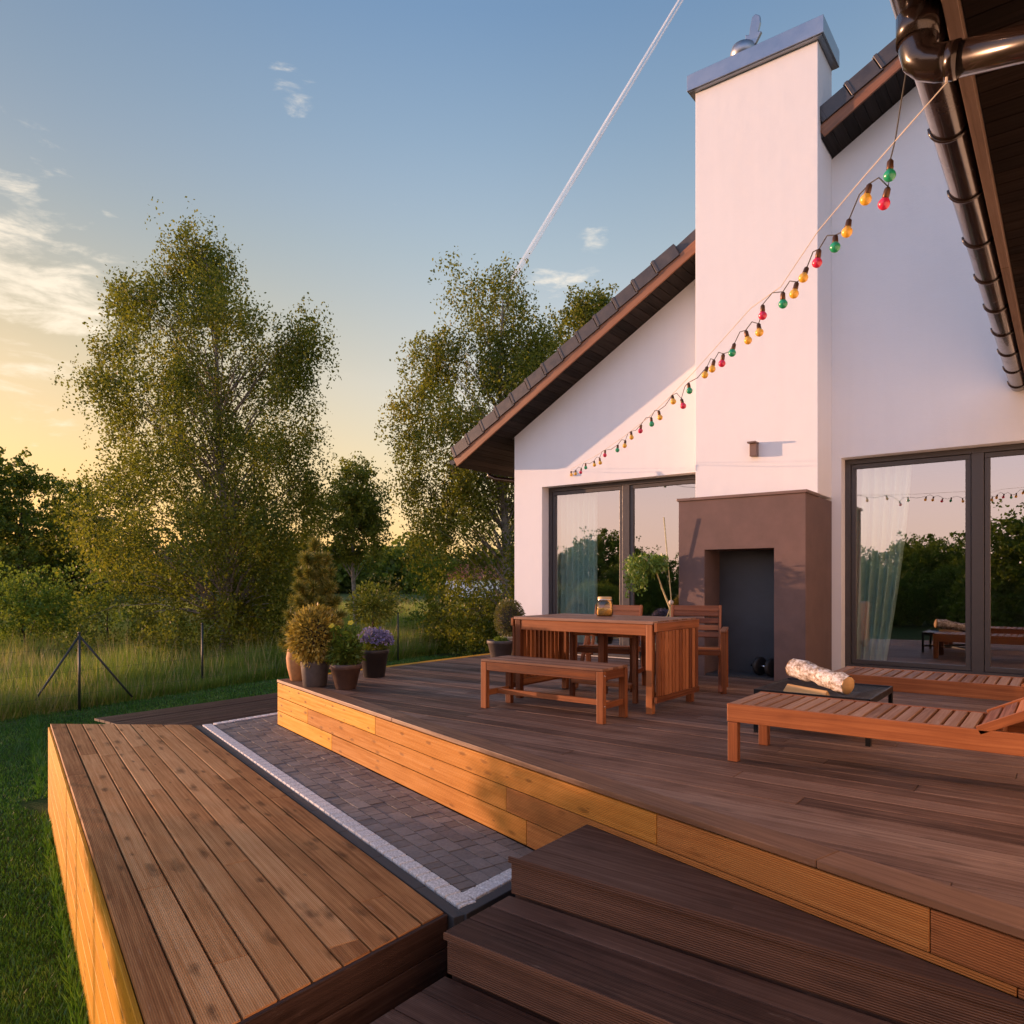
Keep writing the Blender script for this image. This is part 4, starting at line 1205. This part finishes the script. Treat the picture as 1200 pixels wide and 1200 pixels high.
# ------------------------------------------------------------------ trees
def sample_env(env, t):
    hs = [e[0] for e in env]
    return np.interp(t, hs, [e[1] for e in env]), np.interp(t, hs, [e[2] for e in env])
def tree(name, base, H, env, ncl, nleaf, L, W, leaf, bark, label, cat='tree', group=None, trunk_r=.14, droop=1.0, lean=0.0, trunk_top=.93, shell=.75, spread=.45, forks=0, twig=True, limb=.3, ns=9, lobes=()):
    base = Vector(base)
    root = empty(name, base, label, cat, group)
    rt = np.array([RT[0],RT[1],0]); fw = np.array([FW[0],FW[1],0])
    k = MB(); npt = 9; tp = []
    for i in range(npt+1):
        t = i/npt*trunk_top
        tp.append(Vector(rt*(lean*t*t*H + .12*math.sin(t*6+H)) + fw*(.1*math.sin(t*5+1))) + Vector((0,0,t*H)))
    k.tube(tp, [max(.012, trunk_r*(1-.9*(i/npt))*(1.25 if i == 0 else 1)) for i in range(npt+1)], 10, rnd=.5)
    def trunk_at(t):
        f_ = min(max(t/trunk_top,0),.999)*npt; i = int(f_); return tp[i].lerp(tp[i+1], f_-i)
    lo, hi = env[0][0], env[-1][0]
    tt = rng.random(ncl*3)*(hi-lo)+lo
    rl, rr = sample_env(env, tt)
    keep = rng.random(ncl*3) < ((rl+rr)/ (rl+rr).max())**.9
    tt = tt[keep][:ncl]
    Ps = []; clr = []
    jobs = [(t, None) for t in tt] + [(z/H, dx) for dx, z in lobes for _ in range(4)]
    for t, fx in jobs:
        rl, rr = sample_env(env, min(max(t,lo),hi))
        th = rng.random()*6.283; c, s = math.cos(th), math.sin(th)
        rad = (rr if c > 0 else rl)
        rdep = (rl+rr)/2
        q = rng.random()**(1-shell*.7)
        ax = trunk_at(min(t, trunk_top))
        ctr = np.array([ax.x,ax.y,0]) + rt*(c*rad*q) + fw*(s*rdep*q) + np.array([0,0,t*H])
        if fx is not None:
            c = 1.0 if fx > 0 else -1.0; s = 0.0; rad = abs(fx); q = 1.0
            ctr = np.array([ax.x,ax.y,0]) + rt*(fx + rng.normal()*.28) + fw*rng.normal()*.6 + np.array([0,0,t*H + rng.normal()*.25])
        # limb
        dist = q*math.hypot(c*rad, s*rdep)
        st = max(.10, t - .10 - .55*dist/H*1.1)
        a = trunk_at(min(st, trunk_top)); e_ = Vector(ctr)
        m_ = a.lerp(e_, .5) + Vector((0,0,.12*dist))
        if twig and rng.random() < limb: k.tube([a, a.lerp(m_,.6), m_, m_.lerp(e_,.6)+Vector((0,0,.05*dist)), e_], [max(.008,trunk_r*.24*(1-.6*t)), trunk_r*.16*(1-.6*t)+.004, .012, .009, .005], 5, cap=False)
        tone = rng.normal()*.16
        per = max(3, int(nleaf*rng.uniform(.35,1.65)/ns))
        for j in range(ns):
            o_ = ctr + rng.normal(size=3)*np.array([spread,spread,spread*.6])
            hl = droop*rng.uniform(.3,1.0)
            z = rng.random(per)**.8
            drift = rng.normal(size=2)*.18
            P = np.empty((per,3))
            P[:,0] = o_[0] + drift[0]*z + rng.normal(size=per)*.075*(1+spread)
            P[:,1] = o_[1] + drift[1]*z + rng.normal(size=per)*.075*(1+spread)
            P[:,2] = o_[2] + .15 - z*hl + rng.normal(size=per)*.05
            Ps.append(P); clr.append(np.clip(.45 + tone + rng.normal(size=per)*.2, 0, 1))
    k.build('trunk', bark, root)
    P = np.concatenate(Ps)
    P[:,2] = np.maximum(P[:,2], .12)
    A, B = leaf_axes(len(P), L, W, -.6)
    cards('crown', P, A, B, leaf, root, np.concatenate(clr))
    return root
def env_px(rows, cx, d, H):
    """outline rows (py, left px, right px) -> (t, rl, rr) for a tree standing at depth d with its trunk at cx"""
    out = []
    for py, l, r in rows:
        z = CAMZ + (HY-py)/F*d - GZ
        out.append((z/H, max(.05,(cx-l)/F*d-.12), max(.05,(r-cx)/F*d-.12)))
    return sorted(out)
d1 = 22.0; H1 = CAMZ + (HY-268)/F*d1 - GZ
rows1 = [(272,232,246),(290,222,262),(318,205,280),(335,145,290),(360,122,310),(385,105,362),(410,106,382),(450,118,380),(500,126,372),(545,118,368),(580,100,375),(620,90,380),(660,80,365),(700,78,350),(735,95,340),(765,125,325)]
tree('birch_tree', on_ground(260, d1), H1, env_px(rows1, 260, d1, H1), 275, 460, .086, .060, M['birchleaf'], M['bark'], 'big loose-crowned birch with drooping twigs beyond the braced fence corner', group=None, trunk_r=.17, droop=1.7, spread=.27, ns=16, limb=.55, lobes=[(.87*(px-260)/F*d1, CAMZ+(HY-py)/F*d1-GZ) for px, py in ((138,335),(150,350),(112,395),(120,440),(125,470),(358,375),(376,400),(372,440),(370,500),(105,545),(88,590),(80,640),(378,560),(350,640),(205,318),(238,285),(232,300),(228,288))])
d2 = 25.0; H2 = CAMZ + (HY-316)/F*d2 - GZ
rows2 = [(325,570,605),(345,550,628),(370,530,640),(410,515,650),(440,490,668),(480,475,690),(520,468,690),(560,470,680),(600,475,680),(640,478,660),(690,480,650),(740,490,640)]
tree('birch_tree', on_ground(590, d2), H2, env_px(rows2, 590, d2, H2), 210, 440, .097, .068, M['birchleaf'], M['bark'], 'tall birch rising behind the lower roof edge at the house corner', trunk_r=.2, droop=1.6, spread=.30, ns=16, limb=.55, lobes=[(.9*(px-590)/F*d2, CAMZ+(HY-py)/F*d2-GZ) for px, py in ((520,400),(500,420),(475,460),(468,510),(540,352),(585,325),(480,560),(640,400),(490,610))])
d3 = 28.0; H3 = CAMZ + (HY-332)/F*d3 - GZ
rows3 = [(338,685,708),(360,660,716),(400,645,730),(450,640,740),(520,640,740),(600,640,740)]
tree('birch_tree', on_ground(688, d3), H3, env_px(rows3, 688, d3, H3), 150, 290, .11, .08, M['birchleaf'], M['bark'], 'birch whose top just shows above the sloping roof tiles', trunk_r=.2, droop=.8, spread=.42)
d4 = 34.0; H4 = CAMZ + (HY-528)/F*d4 - GZ
rows4 = [(535,408,424),(555,392,440),(580,384,446),(610,380,448),(650,376,452)]
tree('birch_tree', on_ground(416, d4), H4, env_px(rows4, 416, d4, H4), 80, 240, .13, .09, M['birchleaf'], M['bark'], 'small birch standing between the two tall birches', trunk_r=.12, droop=.8, spread=.45)
# shrubby growth about the feet of the birches
def bush(px, d, top, w, leaf, label, n=26, nl=170, L=.13, group=None, name='bush'):
    H = CAMZ + (HY-top)/F*d - GZ; r = w/F*d/2
    return tree(name, on_ground(px, d), H, [(.12,r*.8,r*.8),(.4,r,r),(.75,r*.75,r*.75),(1.0,r*.25,r*.25)], n, nl, L, L*.7, leaf, M['darkbark'], label, 'bush', group, trunk_r=.05, droop=.45, trunk_top=.6, spread=.4, shell=.6)
bush(30, 24, 668, 120, M['bushleaf'], 'light green rounded bush in the meadow under the dark trees', 46, 200, .10)
bush(128, 27, 655, 90, M['bushleaf'], 'leafy bush half hidden behind the big birch', 16, 130, .12)
bush(505, 32, 650, 90, M['bushleaf'], 'yellow green bush growing in the meadow under the tall birch', 24, 180, .12)
bush(330, 36, 640, 110, M['bushleaf'], 'loose bush in the meadow behind the young pine', 34, 180, .14)
bush(455, 38, 655, 40, plain('rust', (.2,.1,.05)) if False else M['goldleaf'], 'small round rust coloured bush far out in the meadow', 10, 120, .12)
# dark trees at the edge of the picture and far wood
dk = [(-60,38,520,170,'dense dark tree cut by the picture edge'),(25,42,545,120,'dark broad tree beside the big birch, nearest the picture edge'),(88,46,560,100,'dark tree showing between the meadow bush and the big birch'),(-170,40,540,180,'dark tree standing beyond the picture edge')]
for px, d, top, w, lab in dk[:3]:
    H = CAMZ + (HY-top)/F*d - GZ; r = w/F*d/2
    tree('broadleaf_tree', on_ground(px, d), H, [(.1,r*.7,r*.7),(.35,r,r),(.7,r*.8,r*.8),(.9,r*.5,r*.5),(1.0,r*.2,r*.2)], 95, 170, .20, .15, M['darkleaf'], M['darkbark'], lab, group='dark trees at the meadow edge', trunk_r=.2, droop=.6, spread=.6)
# far wood: one mass
Ps = []
for i in range(260):
    az = R(random.uniform(-48, 12)) ; dd = random.uniform(150, 210)
    px = CX + F*math.tan(az) if abs(az) < 1.3 else -3000
    c = FW*math.cos(az)*dd + RT*math.sin(az)*dd
    h = random.uniform(7, 12)+ (3 if random.random() < .2 else 0); r = random.uniform(3.5,6)
    m_ = 260
    u = unit(m_); q = rng.random(m_)**.3
    Ps.append(np.stack([c[0]+u[:,0]*r*q, c[1]+u[:,1]*r*q, GZ+h*.5+u[:,2]*h*.52*q], 1))
P = np.concatenate(Ps); A, B = leaf_axes(len(P), 1.1, .8, 0)
fwood = cards('distant_wood', P, A, B, M['darkleaf']); fwood['kind'] = 'stuff'
# trees behind the terrace: only the window panes show them
rp_ = Vector((-30, -33, GZ)); r = 3.6
first = tree('garden_tree', rp_, 6.9, [(.08,r*.8,r*.8),(.35,r,r),(.7,r*.8,r*.8),(1,r*.2,r*.2)], 100, 280, .19, .14, M['bushleaf'], M['darkbark'], 'leafy tree mirrored in the terrace windows', group='trees mirrored in the windows', trunk_r=.18, droop=.7, spread=.6)
spots = [(-24,-27,.62),(-19,-30,.64),(-14.5,-27,.55),(-10.5,-29,.62),(-8.5,-27,.52),(-1.2,-24,.92),(2.0,-24,.95),(5.2,-23,1.05),(-36,-28,.68),(-42,-26,.72),(-17,-38,.76),(-12,-36,.72),(-28,-36,.78),(-21,-34,.68),(-33,-32,.72),(-48,-30,.78),(-5.2,-29,.52),(-6.5,-37,.78),(-24,-40,.8),(-9,-44,.9)]
for i, (x, y, s) in enumerate(spots):
    o = copy_tree(first); o.location = (x, y, GZ); o.scale = (s*1.1, s*1.1, s); o.rotation_euler = (0,0,i*1.3)

# young pine and standard tree in the border just past the deck
pp = on_ground(369, 9.6, GZ)
pine = empty('young_pine', pp, 'young pine with candle-like tips rising behind the golden shrub', 'tree')
ptop = CAMZ + (HY-640)/F*9.6 - GZ
k = MB(); k.tube([(0,0,0),(.02,0,ptop*.5),(0,0,ptop)], [.04,.026,.008], 8)
Ps = []; As = []; Bs = []
for lev in np.linspace(.42, .97, 8):
    nb = 6 if lev < .95 else 1
    for j in range(nb):
        a = j*1.047+lev*9; ln_ = (1.02-lev)*ptop*.19+.09
        s0 = Vector((0,0,lev*ptop)); e0_ = s0 + Vector((math.cos(a)*ln_, math.sin(a)*ln_, ln_*1.0))
        if nb == 1: e0_ = s0 + Vector((0,0,.12))
        k.tube([s0, s0.lerp(e0_,.5)-Vector((0,0,.02)), e0_], [.012,.01,.006], 6, cap=False)
        m_ = int(650 + 1100*ln_)
        t = rng.random(m_)**.7
        base_ = np.array(s0)[None,:]*(1-t)[:,None] + np.array(e0_)[None,:]*t[:,None]
        dirv = np.array((e0_-s0).normalized())[None,:]*.75 + unit(m_)
        dirv /= np.linalg.norm(dirv,axis=1,keepdims=True)
        nl = .11*(.7+.5*rng.random(m_))[:,None]
        Ps.append(base_ + dirv*nl*.5); As.append(dirv*nl*.5)
        b_ = np.cross(dirv, unit(m_)); b_ /= np.linalg.norm(b_,axis=1,keepdims=True); Bs.append(b_*.0042)
k.build('trunk', M['darkbark'], pine)
cards('crown', np.concatenate(Ps), np.concatenate(As), np.concatenate(Bs), M['pine'], pine)
sp0 = on_ground(437, 9.9, GZ)
stt = empty('standard_tree', sp0, 'small dark round-headed tree on a thin stem behind the purple flowers', 'tree')
zc = CAMZ + (HY-709)/F*9.9 - GZ
k = MB(); k.tube([(0,0,0),(.01,0,zc*.6),(0,0,zc)], [.022,.018,.012], 8); k.build('trunk', M['darkbark'], stt)
ball(stt, 'crown', (0,0,zc), .33, 2600, .05, .032, M['darkleaf'], .85, .9, .12, 9)

for sy, zz, rr_, nn_ in ((2.05,.50,.52,11000),(2.80,.50,.50,11000),(3.45,.46,.42,6000),(3.98,.40,.34,1500)):  # unseen trees added out of view, crowns sized to shade riser and steps
    xx = -11.2; yy = sy + .2826*xx
    t_ = empty('standard_tree', (xx,yy,GZ), 'small unseen round-headed tree added to shade the deck edge and steps', 'tree', 'unseen trees added for their shade')
    k = MB(); k.tube([(0,0,0),(.01,0,.8),(0,0,zz-GZ)], [.022,.018,.012], 8); k.build('trunk', M['darkbark'], t_)
    ball(t_, 'crown', (0,0,zz-GZ), rr_, nn_, .06, .04, M['bushleaf'], .95, .9, .12, 9)

# far cottage glimpsed through the birch
hp = on_ground(557, 120)
cot = empty('far_cottage', hp, 'distant white cottage with red roof glimpsed through the tall birch', 'house')
k = MB(); k.box(-3,3,-4,4,0,3.0); k.build('wall', M['plaster'], cot)
k = MB(); k.xz([(-3.4,2.85),(3.4,2.85),(0,5.4)], -4.3, 4.3); k.build('roof', plain('red_roof', (.30,.09,.05), .8), cot)

# ------------------------------------------------------------------ grass
def blades(name, X, Y, Z, h, w, mat, lean=.35):
    n = len(X); a = rng.random(n)*6.283
    bx, by = np.cos(a), np.sin(a)
    l2 = rng.random(n)*6.283; le = lean*h*rng.random(n)
    V = np.empty((n,3,3), np.float32)
    V[:,0] = np.stack([X-bx*w/2, Y-by*w/2, Z], 1); V[:,1] = np.stack([X+bx*w/2, Y+by*w/2, Z], 1)
    V[:,2] = np.stack([X+np.cos(l2)*le, Y+np.sin(l2)*le, Z+h], 1)
    o = rawmesh(name, V.reshape(-1,3), np.arange(3*n), 3, mat, None, rng.random(n))
    o['kind'] = 'stuff'; return o
# lawn near the lower deck
n = 420000
dd = 3.2*np.exp(rng.random(n)*math.log(24/3.2)); aa = np.radians(rng.uniform(-45, 8, n))
X = FW[0]*dd + RT[0]*dd*np.tan(aa); Y = FW[1]*dd + RT[1]*dd*np.tan(aa)
side = (X-LP[0][0])*ln.x + (Y-LP[0][1])*ln.y
ok = (side < -.03) | (X < -9.2)
ok &= ~((X > -9.2) & (Y > 3.0))
ok &= (((X-FA.x)*fn.x + (Y-FA.y)*fn.y) < .1)
X, Y, dd = X[ok], Y[ok], dd[ok]
near = np.abs((X-LP[0][0])*ln.x + (Y-LP[0][1])*ln.y) < .09
h = rng.uniform(.022,.055,len(X))*(1+.0*dd); h = np.where(near, h*rng.uniform(1,3.2,len(X)), h)
blades('lawn_grass', X, Y, np.full(len(X), GZ-.005), h, .0028+.0011*dd*rng.uniform(.7,1.3,len(X)), M['grass'], .9)
# tall meadow grass beyond the fence
n = 380000
q = rng.random(n)
s = rng.uniform(-22, 48, n); off = .15 + 45*q**2.1
X = FA.x + fd.x*s + fn.x*off; Y = FA.y + fd.y*s + fn.y*off
dep = X*FW[0]+Y*FW[1]; lat = X*RT[0]+Y*RT[1]
ok = (dep > 6) & (np.abs(lat/np.maximum(dep,1)) < 1.0)
X, Y, dep, off = X[ok], Y[ok], dep[ok], off[ok]
cl = .5+.5*np.sin(X*.9+np.sin(Y*.7)*1.5)*np.sin(Y*.8+1)
h = rng.uniform(.35,.85,len(X))*(.65+.6*cl); h = np.where(off < .7, h*.6, h)
blades('meadow_grass', X, Y, np.full(len(X), GZ-.03), h, .006+.0008*dep, M['tallgrass'], .55)

m_ = rng.random(len(X)) < .055
k1 = blades('meadow_seed_stalks', X[m_], Y[m_], np.full(m_.sum(), GZ-.03), h[m_]*1.25+.12, .006+.0006*dep[m_], M['straw'], .45)
# ------------------------------------------------------------------ contrail
A_ = at_depth(835, -62, 3800*.94); 
zc = 3000.0
def on_h(px, py): 
    d_ = (zc-CAMZ)*F/(HY-py); return at_depth(px, py, d_)
c0, c1 = on_h(822, -40), on_h(592, 342)
k = MB(); n = 24
sdv = (c1-c0).normalized().cross(Vector((0,0,1))).normalized()
for sgn in (-1, 1):
    pts = []; rad = []
    for i in range(n+1):
        t = i/n; p_ = c0.lerp(c1, t); w_ = 5.0 + 15*t
        pts.append(p_ + sdv*sgn*(9.0 + 9*t)); rad.append(w_*(1 if t < .9 else (1-t)*10+.05))
    k.tube(pts, rad, 16, cap=False)
ct = k.build('contrail', M['contrail']); tag(ct, 'long thin white aircraft contrail slanting across the blue sky', 'contrail')
ct.visible_shadow = True

# ------------------------------------------------------------------ world, sun, camera
w = bpy.data.worlds.new('World'); scene.world = w; w.use_nodes = True
nt = w.node_tree; nt.nodes.clear(); n = N(nt)
out = n('OutputWorld')
sky = n('TexSky', sky_type='NISHITA', sun_disc=False)
sky.sun_elevation = R(4.4); sky.sun_rotation = math.atan2(SUN.x, SUN.y)
sky.altitude = 0; sky.air_density = 1.0; sky.dust_density = 1.2; sky.ozone_density = 1.6
dirv = n('TexCoord').outputs['Generated']
sx = n('SeparateXYZ', i={0: dirv})
zc_ = n.math('MAXIMUM', sx.outputs[2], .03)
pl = n('CombineXYZ', i={0: n.math('DIVIDE', sx.outputs[0], zc_), 1: n.math('DIVIDE', sx.outputs[1], zc_), 2: 0.0}).outputs[0]
mp = n('Mapping', i={0: dirv, 2: (R(5),R(-4),0), 3: (4.2,4.2,15.0)}).outputs[0]
nz = n('TexNoise', i={'Vector': mp, 'Scale': 2.3, 'Detail': 9.0, 'Roughness': .60, 'Distortion': .3}).outputs[0]
def pxdir(px, py): return (at_depth(px, py, 1.0) - Vector((0,0,CAMZ))).normalized()
def spot(px, py, rad, soft):
    v = pxdir(px, py)
    d_ = n('VectorMath', operation='DOT_PRODUCT', i={0: dirv, 1: tuple(v)}).outputs['Value']
    return n('MapRange', interpolation_type='SMOOTHSTEP', i={0: d_, 1: math.cos(rad+soft), 2: math.cos(rad), 3: 0.0, 4: 1.0}).outputs[0]
mask = None
for px, py, r_, s_, amt in ((70,322,.03,.07,1.0),(0,312,.03,.07,1.0),(10,355,.02,.06,.95),(25,247,.008,.045,.95),(342,76,.006,.04,1.0),(350,130,.004,.03,.9),(472,230,.004,.026,.75),(655,318,.010,.05,.75),(440,445,.02,.07,.6),(30,440,.03,.10,.6),(-200,260,.1,.2,.9),(690,292,.008,.04,.7)):
    m_ = n.math('MULTIPLY', spot(px,py,r_,s_), amt)
    mask = m_ if mask is None else n.math('MAXIMUM', mask, m_)
cl = n('MapRange', interpolation_type='SMOOTHSTEP', i={0: n.math('ADD', nz, n.math('MULTIPLY', n.math('SUBTRACT', mask, 1.0), .28)), 1: .435, 2: .66, 3: 0.0, 4: .95}).outputs[0]
cl = n.math('MULTIPLY', cl, n.math('GREATER_THAN', mask, .001))
g_ = n('Gamma', i={0: sky.outputs[0], 1: .5}).outputs[0]
el_r = n.ramp(sx.outputs[2], [(0.0, (1.62,1.12,.74)), (.14, (1.62,1.20,.88)), (.26, (1.50,1.24,1.12)), (.41, (1.06,1.04,1.03)), (.52, (.78,.88,1.0)), (.62, (.56,.73,.96)), (1.0, (.38,.56,.86))])
s1 = n.mix(1.0, g_, el_r, 'MULTIPLY')
bkm = n('MapRange', interpolation_type='SMOOTHSTEP', i={0: n.math('MULTIPLY', sx.outputs[1], -1.0), 1: -.1, 2: .8, 3: 0.0, 4: .75}).outputs[0]
s1 = n.mix(bkm, s1, n.mix(1.0, s1, (.35,.40,.62), 'MULTIPLY'))
sdot = n('VectorMath', operation='DOT_PRODUCT', i={0: dirv, 1: tuple(SUN)}).outputs['Value']
aur = n.math('MULTIPLY', n('MapRange', interpolation_type='SMOOTHSTEP', i={0: sdot, 1: .35, 2: .9, 3: 0.0, 4: .45}).outputs[0], n('MapRange', interpolation_type='SMOOTHSTEP', i={0: sx.outputs[2], 1: .22, 2: .5, 3: 0.0, 4: 1.0}).outputs[0])
s1 = n.mix(aur, s1, (.17,.22,.28))
low = n.math('MULTIPLY', n('MapRange', interpolation_type='SMOOTHSTEP', i={0: sdot, 1: .2, 2: .85, 3: 0.0, 4: 1.0}).outputs[0], n('MapRange', interpolation_type='SMOOTHSTEP', i={0: sx.outputs[2], 1: .26, 2: .5, 3: 1.0, 4: 0.0}).outputs[0])
s1 = n.mix(low, s1, n.mix(1.0, s1, (.78,.70,.50), 'MULTIPLY'))
bk = n.math('MULTIPLY_ADD', sx.outputs[1], -1.0, 0.0)
bk = n('MapRange', interpolation_type='SMOOTHSTEP', i={0: bk, 1: -.15, 2: .75, 3: 0.0, 4: 1.0}).outputs[0]
pinkr = n.ramp(sx.outputs[2], [(0.0, (1.25,.88,.78)), (.10, (1.25,.90,.90)), (.20,(.95,.80,.98)), (.32,(.62,.66,.96)), (.5, (.42,.56,.90)), (.9, (.16,.24,.40))])
pk = n.mix(1.0, pinkr, n('CombineColor', i={0: bk, 1: bk, 2: bk}).outputs[0], 'MULTIPLY')
skyc = n.mix(1.0, s1, n.mix(1.0, pk, (2.0,2.0,2.0), 'MULTIPLY'), 'ADD')
cloudc = n.mix(1.0, n.mix(.75, skyc, (2.5,2.15,1.7)), (1,1,1), 'MULTIPLY')
final = n.mix(cl, skyc, cloudc)
bg = n('Background', i={0: final, 1: .15})
n.link(bg.outputs[0], out.inputs[0])

sun = bpy.data.lights.new('sun', 'SUN'); sun.energy = 2.3; sun.angle = R(.6); sun.color = (1.0,.54,.32)
so = bpy.data.objects.new('sun', sun); COL.objects.link(so)
so.rotation_euler = SUN.to_track_quat('Z','Y').to_euler()

cam = bpy.data.cameras.new('camera'); co = bpy.data.objects.new('camera', cam); COL.objects.link(co)
cam.sensor_width = 36; cam.lens = F/1200*36; cam.shift_y = (HY-600)/1200; cam.clip_start = .05; cam.clip_end = 30000
co.location = (0,0,CAMZ); co.rotation_euler = (R(90),0,YAW)
scene.camera = co
scene.view_settings.view_transform = 'Standard'; scene.view_settings.look = 'None'
scene.view_settings.exposure = 1.75; scene.view_settings.gamma = 1
scene.render.engine = 'CYCLES'
scene.cycles.max_bounces = 8; scene.cycles.transparent_max_bounces = 16
